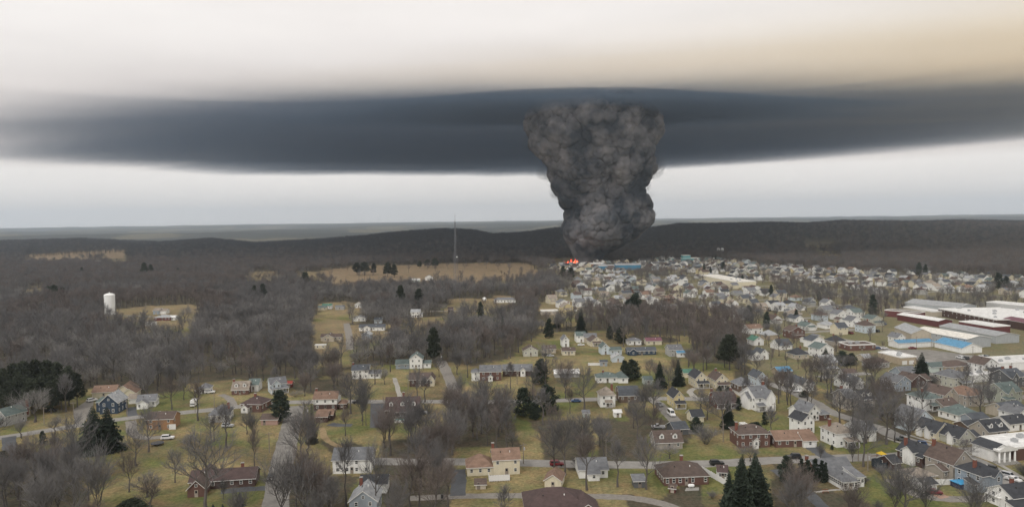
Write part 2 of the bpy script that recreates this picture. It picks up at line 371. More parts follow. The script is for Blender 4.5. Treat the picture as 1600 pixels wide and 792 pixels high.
o = lens('smoke_veil', (PLX - 10, PLY + 10), 700, 250, 0, 277, 58, (0.132, 0.190, 0.272), (0, 0, 0), 0.020, 5, power=2.8, wob=.3, asym=.8)
struct(o, 'stuff'); o['label'] = 'soft smoke veil where the column meets the sheet'
# thin torn smoke around the dense column
q1, q2 = slice(0, nS, 3), slice(0, nT, 3); Ph = Pm[q1, q2] + gnormals(Pm)[q1, q2] * 0; Nh = gnormals(Ph)
for _ in range(2): Nh = 0.5 * Nh + 0.25 * (np.roll(Nh, 1, 1) + np.roll(Nh, -1, 1)); Nh[1:-1] = 0.5 * Nh[1:-1] + 0.25 * (Nh[2:] + Nh[:-2])
fz = fbm(Ph[..., 0] / 26, Ph[..., 2] / 22, 81, 3) + fbm(Ph[..., 1] / 26, Ph[..., 2] / 24, 82, 3) - .85
Ph = Ph + Nh * (np.clip(-2 + 34 * fz - 20 * sstep(225, 262, Ph[..., 2]), -6, 15) * np.clip(Ph[..., 2] / 60, .3, 1.5))[..., None]
nh, mh = Ph.shape[:2]; ii = np.arange(nh * mh).reshape(nh, mh); jj = np.roll(ii, -1, 1)
FQ = np.stack([ii[:-1], jj[:-1], jj[1:], ii[1:]], -1).reshape(-1, 4)
me = mesh_np('smoke_wisps', Ph.reshape(-1, 3), FQ, smooth=True)
bmh = [list(range(mh))[::-1], [int(v) for v in ii[-1]]]
import bmesh
bm = bmesh.new(); bm.from_mesh(me); bm.verts.ensure_lookup_table()
for f_ in bmh: bm.faces.new([bm.verts[v] for v in f_])
bm.to_mesh(me); bm.free()
m = bpy.data.materials.new('smoke_wisps'); m.use_nodes = True; t = m.node_tree; t.nodes.clear(); oo = t.nodes.new('ShaderNodeOutputMaterial'); pv = t.nodes.new('ShaderNodeVolumePrincipled')
pv.inputs['Color'].default_value = (.15, .18, .215, 1); pv.inputs['Density'].default_value = .010; t.links.new(pv.outputs[0], oo.inputs['Volume']); me.materials.append(m)
o = struct(link('smoke_wisps', me), 'stuff'); o['label'] = 'thin torn smoke clinging to the dense column'

# haze
hm = bpy.data.materials.new('haze'); hm.use_nodes = True; t = hm.node_tree; t.nodes.clear()
oo = t.nodes.new('ShaderNodeOutputMaterial'); pv = t.nodes.new('ShaderNodeVolumePrincipled')
pv.inputs['Color'].default_value = (0.78, 0.885, 1.0, 1); pv.inputs['Density'].default_value = 7.4e-5; pv.inputs['Anisotropy'].default_value = 0.6
t.links.new(pv.outputs[0], oo.inputs['Volume'])
mb = MB(); mb.box(-19000, 19000, -400, 19000, -6, 480)
o = mb.build('haze', hm); struct(o, 'stuff'); o['label'] = 'pale winter haze hanging over the whole valley'
# ------------------------------------------------------------------ palette
WALLS = dict(white=(0.74, 0.74, 0.72), cream=(0.60, 0.55, 0.42), beige=(0.46, 0.41, 0.33), tan=(0.36, 0.30, 0.22), yellow=(0.56, 0.48, 0.28), navy=(0.035, 0.055, 0.085), blue=(0.48, 0.54, 0.58), bluegrey=(0.28, 0.32, 0.36),
             grey=(0.36, 0.36, 0.35), sage=(0.44, 0.44, 0.38), green=(0.34, 0.36, 0.30), mint=(0.47, 0.53, 0.49), brick=(0.128, 0.070, 0.057), darkbrick=(0.075, 0.045, 0.038), orangebrick=(0.30, 0.17, 0.09), pink=(0.40, 0.27, 0.23), stone=(0.33, 0.30, 0.26),
             barn=(0.125, 0.042, 0.042), teal=(0.10, 0.30, 0.32), steel=(0.38, 0.40, 0.41), darkgrey=(0.10, 0.105, 0.11), brown=(0.12, 0.085, 0.065), bluebuilding=(0.06, 0.20, 0.32))
ROOFS = dict(grey=(0.15, 0.155, 0.165), charcoal=(0.045, 0.048, 0.055), brown=(0.10, 0.075, 0.065), orange=(0.20, 0.132, 0.098), maroon=(0.075, 0.052, 0.05), greengrey=(0.105, 0.135, 0.13), blue=(0.085, 0.23, 0.37), tan=(0.25, 0.215, 0.18), white=(0.62, 0.62, 0.61),
             lightgrey=(0.32, 0.33, 0.34), slate=(0.075, 0.083, 0.095), green=(0.07, 0.16, 0.12), purple=(0.17, 0.08, 0.10), red=(0.25, 0.05, 0.04), cream=(0.62, 0.60, 0.55))
def wallm(c): return mat('siding_' + c, WALLS[c], rough=0.8, var=0.13, scale=0.9, rand=0.06, streak=(1, 1, .35))
def roofm(c): return mat('roofing_' + c, ROOFS[c], rough=0.9 if c not in ('white', 'blue') else 0.6, var=0.34, scale=0.55, rand=0.10, streak=(1, 1, 2.5), bump=0.3)
TRIM = mat('white_trim', (0.74, 0.74, 0.72), rough=0.6, var=0.06)
GLASS = mat('window_glass', (0.02, 0.025, 0.03), rough=0.08, var=0.3, spec=0.6)
DARKTRIM = mat('dark_trim', (0.05, 0.05, 0.05), rough=0.6)
CONC = mat('concrete', (0.30, 0.29, 0.27), rough=0.9, var=0.2, scale=0.6)
BRICK = mat('chimney_brick', (0.19, 0.075, 0.055), rough=0.9, var=0.25, scale=3)
def _window():
    b = MB(); b.box(-.5, .5, -.06, 0, -.5, -.41, 0); b.box(-.5, .5, -.06, 0, .41, .5, 0); b.box(-.5, -.41, -.06, 0, -.41, .41, 0); b.box(.41, .5, -.06, 0, -.41, .41, 0)
    b.box(-.41, .41, -.045, 0, -.035, .035, 0); b.face([(-.41, -.03, -.41), (.41, -.03, -.41), (.41, -.03, .41), (-.41, -.03, .41)], 1); return b.mesh('window', [TRIM, GLASS])
def _door():
    b = MB(); b.box(-.5, .5, -.05, 0, 0, 1, 0); b.face([(-.3, -.055, .55), (.3, -.055, .55), (.3, -.055, .9), (-.3, -.055, .9)], 1); b.box(.3, .4, -.09, -.05, .42, .48, 2)
    return b.mesh('door', [mat('door_paint', (0.30, 0.26, 0.22), rough=0.6, rand=0.5), GLASS, DARKTRIM])
def _gdoor():
    b = MB()
    for i in range(4): b.box(-.5, .5, -.05, 0, i * .25 + .01, i * .25 + .24, 0)
    return b.mesh('garage_door', [TRIM])
WIN, DOOR, GDOOR = _window(), _door(), _gdoor()
def place(par, me, name, face, blk, u, z, sx, sz):
    x0, x1, y0, y1 = blk
    if face == 'f': loc, rz = (x0 + u, y0, z), 0
    elif face == 'l': loc, rz = (x0, y1 - u, z), -math.pi / 2
    elif face == 'r': loc, rz = (x1, y0 + u, z), math.pi / 2
    else: loc, rz = (x1 - u, y1, z), math.pi
    return link(name, me, par, loc, rz, (sx, 1.0, sz))
OV = 0.4
def roof_part(par, blk, h, kind, rise, rm, name='roof', ov=OV, fascia=True):
    x0, x1, y0, y1 = blk; b = MB(); th = 0.16; fm = 1 if fascia else 0
    if kind == 'flat':
        b.box(x0 + .25, x1 - .25, y0 + .25, y1 - .25, h - .4, h - 0.05, 0)
        for q in ((x0 - .1, x1 + .1, y0 - .1, y0 + .25), (x0 - .1, x1 + .1, y1 - .25, y1 + .1), (x0 - .1, x0 + .25, y0 + .25, y1 - .25), (x1 - .25, x1 + .1, y0 + .25, y1 - .25)): b.box(*q, h - .3, h + .35, fm)
    elif kind == 'arch':
        n = 12; yc = (y0 + y1) / 2; hw = (y1 - y0) / 2 + ov
        P = [(yc - hw * math.cos(math.pi * k / n), h + rise * math.sin(math.pi * k / n)) for k in range(n + 1)]
        for k in range(n): b.face([(x0 - ov, *P[k]), (x1 + ov, *P[k]), (x1 + ov, *P[k + 1]), (x0 - ov, *P[k + 1])], 0)
        b.face([(x0 - ov, *p) for p in P], fm); b.face([(x1 + ov, *p) for p in P[::-1]], fm)
    elif kind == 'shed':
        sl = rise / max(y1 - y0, .1); za = h - ov * sl; zb = h + rise + ov * sl
        b.face([(x0 - ov, y0 - ov, za), (x1 + ov, y0 - ov, za), (x1 + ov, y1 + ov * .2, zb), (x0 - ov, y1 + ov * .2, zb)], 0)
        b.face([(x0 - ov, y1 + ov * .2, zb - th), (x1 + ov, y1 + ov * .2, zb - th), (x1 + ov, y0 - ov, za - th), (x0 - ov, y0 - ov, za - th)], fm)
        b.face([(x0 - ov, y0 - ov, za - th), (x1 + ov, y0 - ov, za - th), (x1 + ov, y0 - ov, za), (x0 - ov, y0 - ov, za)], fm)
        for X in (x0 - ov, x1 + ov): b.face([(X, y0 - ov, za - th), (X, y0 - ov, za), (X, y1 + ov * .2, zb), (X, y1 + ov * .2, zb - th)], fm)
    elif kind in ('gx', 'gy', 'mx'):
        # gable with ridge along x (gx), along y (gy), or a two-pitch barn roof along x (mx)
        if kind == 'gy': a0, a1, c0, c1 = y0, y1, x0, x1
        else: a0, a1, c0, c1 = x0, x1, y0, y1
        cm = (c0 + c1) / 2; hw = (c1 - c0) / 2; sl = rise / hw
        if kind == 'mx': pr = [(c0 - ov, h - ov * .8), (c0 + hw * .35, h + rise * .65), (cm, h + rise), (c1 - hw * .35, h + rise * .65), (c1 + ov, h - ov * .8)]
        else: pr = [(c0 - ov, h - ov * sl), (cm, h + rise), (c1 + ov, h - ov * sl)]
        def P(a, c, z): return (c, a, z) if kind == 'gy' else (a, c, z)
        A0, A1 = a0 - ov, a1 + ov
        for (p, q) in zip(pr[:-1], pr[1:]):
            b.face([P(A0, p[0], p[1] + .02), P(A1, p[0], p[1] + .02), P(A1, q[0], q[1] + .02), P(A0, q[0], q[1] + .02)], 0)
            b.face([P(A0, q[0], q[1] - th), P(A1, q[0], q[1] - th), P(A1, p[0], p[1] - th), P(A0, p[0], p[1] - th)], fm)
            for A in (A0, A1): b.face([P(A, p[0], p[1] - th), P(A, q[0], q[1] - th), P(A, q[0], q[1] + .02), P(A, p[0], p[1] + .02)], fm)
        for p in (pr[0], pr[-1]): b.face([P(A0, p[0], p[1] - th), P(A1, p[0], p[1] - th), P(A1, p[0], p[1] + .02), P(A0, p[0], p[1] + .02)], fm)
    elif kind == 'hip':
        w, d = x1 - x0, y1 - y0; X0, X1, Y0, Y1 = x0 - ov, x1 + ov, y0 - ov, y1 + ov; ze = h - .1
        if w >= d:
            ym = (y0 + y1) / 2; ra, rb = x0 + d / 2 * .95, x1 - d / 2 * .95; zr = h + rise
            b.face([(X0, Y0, ze), (X1, Y0, ze), (rb, ym, zr), (ra, ym, zr)]); b.face([(X1, Y1, ze), (X0, Y1, ze), (ra, ym, zr), (rb, ym, zr)])
            b.face([(X1, Y0, ze), (X1, Y1, ze), (rb, ym, zr)]); b.face([(X0, Y1, ze), (X0, Y0, ze), (ra, ym, zr)])
        else:
            xm = (x0 + x1) / 2; ra, rb = y0 + w / 2 * .95, y1 - w / 2 * .95; zr = h + rise
            b.face([(X1, Y0, ze), (X1, Y1, ze), (xm, rb, zr), (xm, ra, zr)]); b.face([(X0, Y1, ze), (X0, Y0, ze), (xm, ra, zr), (xm, rb, zr)])
            b.face([(X0, Y0, ze), (X1, Y0, ze), (xm, ra, zr)]); b.face([(X1, Y1, ze), (X0, Y1, ze), (xm, rb, zr)])
        b.box(X0, X1, Y0, Y1, ze - .18, ze - .004, fm)
    return b.build(name, [rm, TRIM], par)
def wall_part(par, blk, h, kind, rise, wm, name='wall', z0=0.0, split=None):
    x0, x1, y0, y1 = blk; b = MB(); zt = h - (.02 if kind != 'flat' else .1)
    b.box(x0, x1, y0, y1, z0, zt, 0)
    if kind == 'gx':
        ym = (y0 + y1) / 2
        b.face([(x0 + .003, y1, zt), (x0 + .003, y0, zt), (x0 + .003, ym, h + rise - .12)]); b.face([(x1 - .003, y0, zt), (x1 - .003, y1, zt), (x1 - .003, ym, h + rise - .12)])
    elif kind == 'mx':
        ym = (y0 + y1) / 2; q = (y1 - y0) / 2 * .35; z1 = h + rise * .65 - .15; z2 = h + rise - .15
        for X in (x0 + .003, x1 - .003): b.face([(X, y0, zt), (X, y0 + q, z1), (X, ym, z2), (X, y1 - q, z1), (X, y1, zt)])
    elif kind == 'gy':
        xm = (x0 + x1) / 2
        b.face([(x0, y0 + .003, zt), (x1, y0 + .003, zt), (xm, y0 + .003, h + rise - .12)]); b.face([(x1, y1 - .003, zt), (x0, y1 - .003, zt), (xm, y1 - .003, h + rise - .12)])
    elif kind == 'shed':
        b.face([(x0, y1, zt), (x1, y1, zt), (x1, y1, h + rise - .1), (x0, y1, h + rise - .1)])
        for X in (x0, x1): b.face([(X, y0, zt), (X, y1, zt), (X, y1, h + rise - .1)])
    return b.build(name, [wm], par)
def wins(par, blk, h, faces, sx=0.95, sz=1.2, skip=0.0, gap=2.7):
    x0, x1, y0, y1 = blk; rows = max(1, int(round(h / 2.5)))
    for f in faces:
        L = (x1 - x0) if f in 'fb' else (y1 - y0); n = max(1, int(L / gap))
        for r in range(rows):
            z = (h / rows) * (r + .58)
            for k in range(n):
                if rnd.random() < skip: continue
                place(par, WIN, 'window', f, blk, L * (k + .5) / n, z, sx, min(sz, h / rows * .55))
def yawof(A, B):
    a, b = G(*A), G(*B); return math.atan2(b[1] - a[1], b[0] - a[0]), math.hypot(b[0] - a[0], b[1] - a[1])
HOUSES = []
def hs(label, short, A, B, d, h, kind, rise, wall, roof, w=None, yaw=None, cat='house', name='house', add=(), dorm=0, chim=(), porch=None, faces='flr', door=0.5, gd=(), skip=0.12, attic=True, wz=1.2, group=None, gap=2.7, low=None):
    if B is not None:
        ya, wa = yawof(A, B); w = wa if w is None else w; yaw = ya if yaw is None else R(yaw)
    else: yaw = R(yaw if yaw is not None else 0)
    ax, ay = G(*A); e = bpy.data.objects.new(name, None); COL.objects.link(e); e.location = (ax, ay, 0); e.rotation_euler = (0, 0, yaw)
    c, s_ = math.cos(yaw), math.sin(yaw)
    tag(e, label, cat, group); cxp, cyp = ax + c * w / 2 - s_ * d / 2, ay + s_ * w / 2 + c * d / 2
    if short: ANCH.append((cxp, cyp, short))
    HOUSES.append((cxp, cyp))
    blk = (0, w, 0, d)
    blocks = [(blk, h, kind, rise, wall, roof)] + [((q[0], q[1], q[2], q[3]), q[4], q[5], q[6], q[7] if len(q) > 7 else wall, q[8] if len(q) > 8 else roof) for q in add]
    for i, (bk, hh, kd, rs, wl, rf) in enumerate(blocks):
        wall_part(e, bk, hh, kd, rs, wallm(wl)); roof_part(e, bk, hh, kd, rs, roofm(rf))
        if i == 0 and low: # lower storey faced in another material
            b = MB(); b.box(bk[0] - .04, bk[1] + .04, bk[2] - .04, bk[3] + .04, 0, hh * .5, 0); b.build('lower_wall', [wallm(low)], e)
        if faces: wins(e, tuple(np.add(bk, (-.04, .04, -.04, .04))) if (i == 0 and low) else bk, hh, faces if i == 0 else 'f', skip=skip, sz=wz, gap=gap)
        mx_, my_ = (bk[0] + bk[1]) / 2, (bk[2] + bk[3]) / 2
        FOOT.append((ax + c * mx_ - s_ * my_, ay + s_ * mx_ + c * my_, c, s_, (bk[1] - bk[0]) / 2, (bk[3] - bk[2]) / 2))
    if attic and faces and rise > 2.0:
        if kind == 'gy': place(e, WIN, 'window', 'f', blk, w / 2, h + rise * .35, .8, .9)
        if kind in ('gx', 'mx'):
            if 'l' in faces: place(e, WIN, 'window', 'l', blk, d / 2, h + rise * .35, .8, .9)
            if 'r' in faces: place(e, WIN, 'window', 'r', blk, d / 2, h + rise * .35, .8, .9)
    if door is not None: place(e, DOOR, 'door', 'f', (blk[0], blk[1], -.05, blk[3]), w * door, 0.02, 1.0, 2.1)
    for (f, u, wd_) in gd: place(e, GDOOR, 'garage_door', f, (blk[0], blk[1], -.05, blk[3]), u, 0.02, wd_, 2.1)
    for k in range(dorm):
        u = w * (k + .5) / dorm; b = MB(); zb = h + .25 * rise; dy = d * .13
        b.box(u - .8, u + .8, dy, d * .42, zb, zb + 1.3, 0); b.face([(u - .8, dy + .002, zb + 1.3), (u + .8, dy + .002, zb + 1.3), (u, dy + .002, zb + 2.0)], 0)
        dm = b.build('dormer', [TRIM], e); b = MB()
        for sg in (-1, 1): b.face([(u + sg * 1.05, dy - .2, zb + 1.12), (u + sg * 1.05, d * .46, zb + 1.12), (u, d * .46, zb + 2.08), (u, dy - .2, zb + 2.08)][::sg], 0)
        b.build('dormer_roof', [roofm(roof)], dm); link('window', WIN, dm, (u, dy, zb + .75), 0, (.9, 1, .95))
    for (cx_, cy_) in chim:
        b = MB(); zt = h + rise + .9; b.box(cx_ - .4, cx_ + .4, cy_ - .4, cy_ + .4, h * .3, zt, 0); b.box(cx_ - .5, cx_ + .5, cy_ - .5, cy_ + .5, zt, zt + .15, 1); b.build('chimney', [BRICK, CONC], e)
    for k in range(2 if cat == 'house' else 0):   # plumbing vents on the slope that faces the yard
        b = MB(); vx = w * (.3 + .35 * k); vy = d * (.3 if kind in ('gx', 'mx', 'hip') else .5) ; zz = h + rise * (.55 if kind != 'gy' else .8)
        if kind == 'gy': vx = w * (.38 + .22 * k)
        b.box(vx - .12, vx + .12, vy - .12, vy + .12, zz - .5, zz + .55, 0); b.build('roof_vent', [TRIM if k else DARKTRIM], e)
    if porch:
        x0, x1, pd, ph = porch; roof_part(e, (x0, x1, -pd, 0), ph, 'shed', .7, roofm(roof), 'porch_roof', ov=.2)
        n = max(2, int((x1 - x0) / 2.5) + 1)
        for k in range(n):
            b = MB(); X = x0 + .1 + (x1 - x0 - .2) * k / (n - 1); b.box(X - .09, X + .09, -pd + .05, -pd + .23, .3, ph - .05, 0); b.build('porch_post', [TRIM], e)
        b = MB(); b.box(x0, x1, -pd, -.01, 0, .3, 0); b.build('porch_deck', [CONC], e)
        FOOT.append((ax + c * (x0 + x1) / 2 + s_ * pd / 2, ay + s_ * (x0 + x1) / 2 - c * pd / 2, c, s_, (x1 - x0) / 2, pd / 2))
    return e
# ------------------------------------------------------------------ houses of the suburb, as they stand from left to right
hs('grey gabled house at the very edge, with a pale front gable', 'grey edge house', (-9, 664), (9, 666), 9, 4.4, 'gy', 2.6, 'grey', 'greengrey', porch=(0.5, 5.5, 2, 2.4))
hs('beige two-storey gabled house beside the dark pine clump', 'beige gabled house', (14, 658), (33, 657), 8, 4.6, 'gy', 2.4, 'beige', 'grey', porch=(0.5, 5, 1.8, 2.3), chim=[(4.8, 5)])
hs('dark navy clapboard house with pale grey gable roof and white trim', 'navy house', (156, 647), (184, 646), 10, 5.0, 'gy', 3.4, 'navy', 'lightgrey', add=[(-3.2, 0, 4, 10, 4.4, 'shed', .8, 'navy', 'greengrey')], wz=1.4)
hs('long low house with terracotta roof and stepped front gables', 'terracotta roof house', (144, 622), (180, 620), 9, 2.8, 'gx', 2.2, 'cream', 'orange', add=[(10.5, 17.5, -2, 9, 2.9, 'gy', 2.8), (14.5, 20, -4.5, 4, 2.6, 'gy', 2.0)], skip=.5)
hs('white cottage with grey roof and gabled sun porch', 'white sun porch cottage', (214, 637), (242, 636), 7, 2.8, 'gx', 2.3, 'white', 'grey', add=[(0.6, 5, -3, 0, 2.5, 'gy', 1.5)], gap=1.6, yaw=14)
hs('small white garage with beige roof attached to sun porch cottage', 'small white garage', (201, 631), (213, 630), 6, 2.5, 'gx', 1.5, 'white', 'tan', yaw=14, gd=[('f', 1.9, 2.6)], cat='garage', name='garage', faces='', door=None)
hs('orange brick house with brown roof and walk-out basement', 'orange brick house', (229, 672), (271, 670), 8, 4.4, 'gx', 2.0, 'orangebrick', 'brown', gd=[('f', 9.8, 2.6)], skip=.35, yaw=5)
hs('white house with grey hip roof and skirting lower roof', 'white hipped roadside house', (328, 659), (358, 657), 8, 3.4, 'hip', 2.6, 'white', 'grey', chim=[(6.5, 4)], porch=(0, 8.4, 1.5, 3.0), skip=.5, yaw=8)
hs('small square white building under a grey hip roof by the wood edge', 'small hip roof garage', (309, 615), (327, 614), 6, 2.6, 'hip', 1.9, 'white', 'grey', gd=[('f', 1.7, 2.4)], skip=.5, cat='garage', name='garage', yaw=6)
hs('cape house with tan roof, two white dormers and brick base', 'tan dormer cape', (362, 617), (388, 616), 8, 2.6, 'gx', 3.2, 'brick', 'tan', dorm=2, chim=[(.2, 4)], yaw=6)
hs('white two-storey wing house with grey roof next to tan cape', 'white house beside the cape', (388, 612), (404, 611), 8, 3.4, 'gx', 2.2, 'white', 'greengrey', yaw=6)
hs('red brick bungalow with dark hip roof and white porch on the road', 'red brick bungalow', (377, 643), (408, 644), 9, 3.6, 'hip', 2.6, 'brick', 'maroon', add=[(1, 4, -2, 0, 2.6, 'gy', 1.1, 'white', 'maroon')], chim=[(4.5, 4)])
hs('pale blue two-storey house with glazed front porch', 'pale blue house', (423, 615), (448, 612), 7, 4.6, 'gx', 2.4, 'blue', 'grey', add=[(.5, 4.5, -1.2, 3, 4.6, 'gy', 2.0)], porch=(-.2, 7.8, 2.6, 2.5), gap=1.7)
hs('little barn-red shed beside pale blue house', 'barn-red shed', (448.5, 605), (455.5, 605), 3, 2.1, 'gx', .9, 'barn', 'red', cat='shed', name='shed', faces='', door=.5, yaw=0)
hs('pink block garage with brown roof below round evergreen', 'pink garage', (408, 664), (433, 664), 6, 2.4, 'gx', 1.6, 'pink', 'brown', cat='garage', name='garage', skip=.6, door=.2, yaw=2)
hs('two-storey house with orange-brown roof, white top and dark brick below', 'orange roofed corner house', (490, 641), (526, 641), 8, 5.0, 'gx', 2.4, 'white', 'orange', low='darkbrick', add=[(10.3, 13.6, 1, 6, 2.6, 'hip', 1.2, 'darkbrick')], chim=[(.2, 5)], yaw=1)
hs('low brown-roofed garage in front of orange roofed corner house', 'brown-roofed garage', (493, 660), (511, 660), 7, 2.5, 'gx', 1.4, 'darkbrick', 'orange', add=[(0, 6.2, 3, 8.5, 2.5, 'gx', 1.5)], cat='garage', name='garage', skip=.5, yaw=1)
hs('white colonial with dark slate roof on the wood edge', 'white colonial at the wood', (550, 592), (576, 590), 8, 4.6, 'gx', 2.2, 'white', 'slate', chim=[(.2, 4)], add=[(8.6, 14.5, 0, 6, 2.6, 'gx', 1.4, 'white', 'grey')], yaw=4)
hs('big dark maroon-roofed house with three dormers along the road', 'maroon dormer house', (602, 651), (655, 649), 11, 3.0, 'gx', 4.0, 'darkbrick', 'maroon', dorm=3, chim=[(6.8, 9)], porch=(3.2, 9.5, 2.0, 2.4), yaw=3)
hs('dark brick house with brown roof half hidden by bare trees', 'dark brick hidden house', (640, 604), (672, 603), 9, 3.6, 'gx', 2.4, 'darkbrick', 'brown', add=[(9, 12, 0, 9, 3.4, 'gy', 2, 'cream', 'brown')], yaw=3)
hs('tall white gabled house with low wings on the slope', 'tall white gabled house', (640, 576), (660, 575), 10, 5.4, 'gy', 2.6, 'white', 'greengrey', add=[(-7.5, -.3, 0, 6, 2.8, 'gx', 2, 'bluegrey', 'greengrey'), (7.3, 11.5, 1, 6, 2.8, 'gx', 1.2)], yaw=3)
hs('red brick colonial with grey roof and little white portico', 'red brick colonial', (750, 595), (783, 595), 9, 4.8, 'gx', 2.4, 'brick', 'grey', add=[(-4.2, -.1, .5, 7, 4.4, 'hip', 1.2, 'white', 'grey'), (4.2, 6.4, -1.8, 0, 2.5, 'gy', .9, 'white', 'grey')], yaw=1)
hs('long brick house with grey roof next to red brick colonial', 'long brick house', (786, 588), (832, 592), 8, 3.2, 'gx', 2.4, 'darkbrick', 'grey', add=[(9, 11.5, -1, 2, 3.4, 'gy', 1.3, 'white', 'grey')], yaw=0, w=15)
hs('dark brown ranch with brick gable wing among lawns', 'brown ranch', (293, 777), (320, 776), 16, 2.6, 'gy', 2.4, 'brick', 'brown', add=[(-1, 18.0, 6, 14, 2.7, 'gx', 2.2, 'darkbrick', 'maroon')], chim=[(13.5, 11)], yaw=9, skip=.3)
hs('white two-storey house with grey roof behind bare branches', 'white house behind branches', (520, 740), (579, 740), 9, 4.6, 'gx', 2.6, 'white', 'grey', skip=.35, yaw=2)
hs('grey-roofed house cut by the bottom edge beside white addition', 'grey roof at the bottom', (546, 806), (589, 806), 9, 4.2, 'gy', 2.8, 'bluegrey', 'lightgrey', chim=[(2.0, 8)], yaw=2)
hs('white addition with charcoal roof behind bottom grey roof', 'white addition', (563, 771), (604, 771), 6, 3.0, 'gx', 1.8, 'white', 'charcoal', yaw=2, skip=.4)
hs('cream two-storey house with brown roof and white deck', 'cream deck house', (771, 742), (812, 739), 8, 5.0, 'gx', 2.4, 'cream', 'orange', add=[(-8.2, -.02, .3, 8.2, 2.8, 'hip', 3.0)], yaw=6, chim=[(.4, 6.5)])
hs('little beige garden shed with brown roof on the lawn', 'beige garden shed', (743, 764), (759, 764), 2.6, 1.8, 'gx', 1.1, 'beige', 'brown', cat='shed', name='shed', faces='', door=.3, yaw=2)
hs('cream outbuilding with orange-brown gable roof by the lane', 'cream outbuilding', (851, 762), (872, 765), 7, 2.6, 'gy', 1.7, 'cream', 'orange', w=5.0, yaw=-12, cat='shed', name='outbuilding', skip=.3)
hs('grey-roofed white house with cluttered back patio between bare trees', 'grey patio house', (905, 747), (950, 746), 10, 2.8, 'gx', 2.2, 'white', 'grey', add=[(2.5, 6, -2.5, 0, 2.4, 'gx', .9)], yaw=2)
hs('wide maroon-brown hip roof house at the bottom edge', 'maroon roof at the bottom', (822, 812), (918, 808), 13, 2.8, 'hip', 3.6, 'brick', 'maroon', add=[(13, 19.5, -3, 6, 2.8, 'gy', 2.2)], yaw=3)
hs('weathered grey plank shed by the leaf-strewn bank', 'weathered grey shed', (991, 762), (1009, 762), 3.5, 2.2, 'shed', .8, 'darkgrey', 'grey', cat='shed', name='shed', faces='', yaw=3)
hs('dark brick ranch with wide brown hip roof and glass doors', 'hip roof brick ranch', (1038, 759), (1107, 756), 11, 2.8, 'hip', 2.9, 'brick', 'brown', chim=[(7.5, 7.5)], add=[], yaw=4, gap=1.9, wz=1.6)
hs('tiny barn-red shed in front of the brick ranch', 'tiny red shed', (1046, 769), (1054, 768), 1.8, 1.7, 'gx', .7, 'barn', 'brown', cat='shed', name='shed', faces='', yaw=-20)
hs('white cabin with dark roof behind the long white fence', 'white fenced cabin', (1122, 748), (1137, 749), 5, 2.4, 'gx', 1.3, 'white', 'maroon', yaw=-10, gap=1.2)
hs('white metal-roofed pole shed on the hillside', 'white metal-roofed shed', (867, 590), (905, 589), 7, 2.3, 'gx', 1.4, 'grey', 'white', cat='shed', name='pole_shed', yaw=2, skip=.6)
hs('white ranch with green-grey hip roofs and front awnings', 'white awning ranch', (933, 598), (966, 598), 8, 2.7, 'hip', 1.9, 'white', 'greengrey', add=[(10.3, 15, -1.5, 8, 2.7, 'hip', 2.0)], chim=[(3.5, 4)], yaw=1)
hs('white foursquare with tan pyramid roof and tiny porch roof', 'white foursquare with tan roof', (938, 636), (961, 635), 7.5, 5.2, 'hip', 2.8, 'white', 'tan', porch=(2, 5, 1.6, 2.4), chim=[(5.8, 5)], yaw=2)
hs('brown barn-like house with slate gambrel roof', 'gambrel brown house', (968, 629), (996, 627), 8, 3.4, 'mx', 3.2, 'brown', 'slate', yaw=2)
hs('tiny white garden shed below the white foursquare', 'tiny white garden shed', (911, 652), (921, 652), 2.6, 2.0, 'gx', .9, 'mint', 'grey', cat='shed', name='shed', faces='', yaw=2)
hs('small plain white shed beside the foursquare lawn', 'small white shed', (960, 652), (971, 652), 3, 2.2, 'gx', .8, 'white', 'white', cat='shed', name='shed', faces='', yaw=4)
hs('blue-grey backyard shed next to a white fence', 'blue-grey backyard shed', (938, 572), (949, 572), 3, 2.4, 'gx', .9, 'bluegrey', 'slate', cat='shed', name='shed', faces='', yaw=2)
hs('white cottage with pale roof at the top of the lawn', 'white lawn cottage', (957, 566), (975, 566), 6, 2.7, 'gy', 1.8, 'blue', 'lightgrey', yaw=2)
hs('cream gabled house with charcoal roof and screened porch', 'cream screened porch house', (1087, 606), (1106, 606), 10, 4.8, 'gy', 2.8, 'cream', 'charcoal', porch=(.3, 6, 2.2, 2.6), yaw=6)
hs('green metal-roofed garage tucked behind cream porch house', 'green metal-roofed garage', (1069, 590), (1084, 590), 7, 2.6, 'gx', 1.2, 'cream', 'green', cat='garage', name='garage', faces='', yaw=6)
hs('cream gabled house with brown roof and shrub-lined porch', 'brown roof porch house', (1119, 608), (1139, 608), 10, 4.4, 'gy', 2.8, 'cream', 'brown', porch=(.3, 6.2, 2.2, 2.6), chim=[(3, 8)], yaw=6)
hs('yellow-cream house with charcoal roof beside the lane of the white van', 'yellow-cream lane house', (1053, 638), (1069, 637), 9, 4.8, 'gy', 2.6, 'yellow', 'charcoal', porch=(.2, 4.6, 2.2, 2.6), yaw=6)
hs('cream garage with charcoal roof behind a clipped dark shrub', 'cream garage', (1082, 660), (1101, 660), 6, 2.5, 'gx', 2.0, 'cream', 'charcoal', cat='garage', name='garage', skip=.5, yaw=8)
hs('dark red gambrel house with two end chimneys', 'dark red gambrel house', (1119, 638), (1151, 637), 8, 3.0, 'mx', 3.2, 'brick', 'maroon', chim=[(.3, 6), (8.8, 6)], porch=(0, 9, 1.6, 2.4), yaw=6)
hs('brown shingled bungalow under the trees', 'brown bungalow', (1155, 613), (1178, 612), 9, 3.4, 'hip', 2.6, 'brown', 'grey', yaw=8)
hs('light blue house with dark slate gable roof', 'light blue slate house', (1183, 604), (1200, 604), 9, 4.4, 'gy', 2.6, 'blue', 'slate', yaw=8)
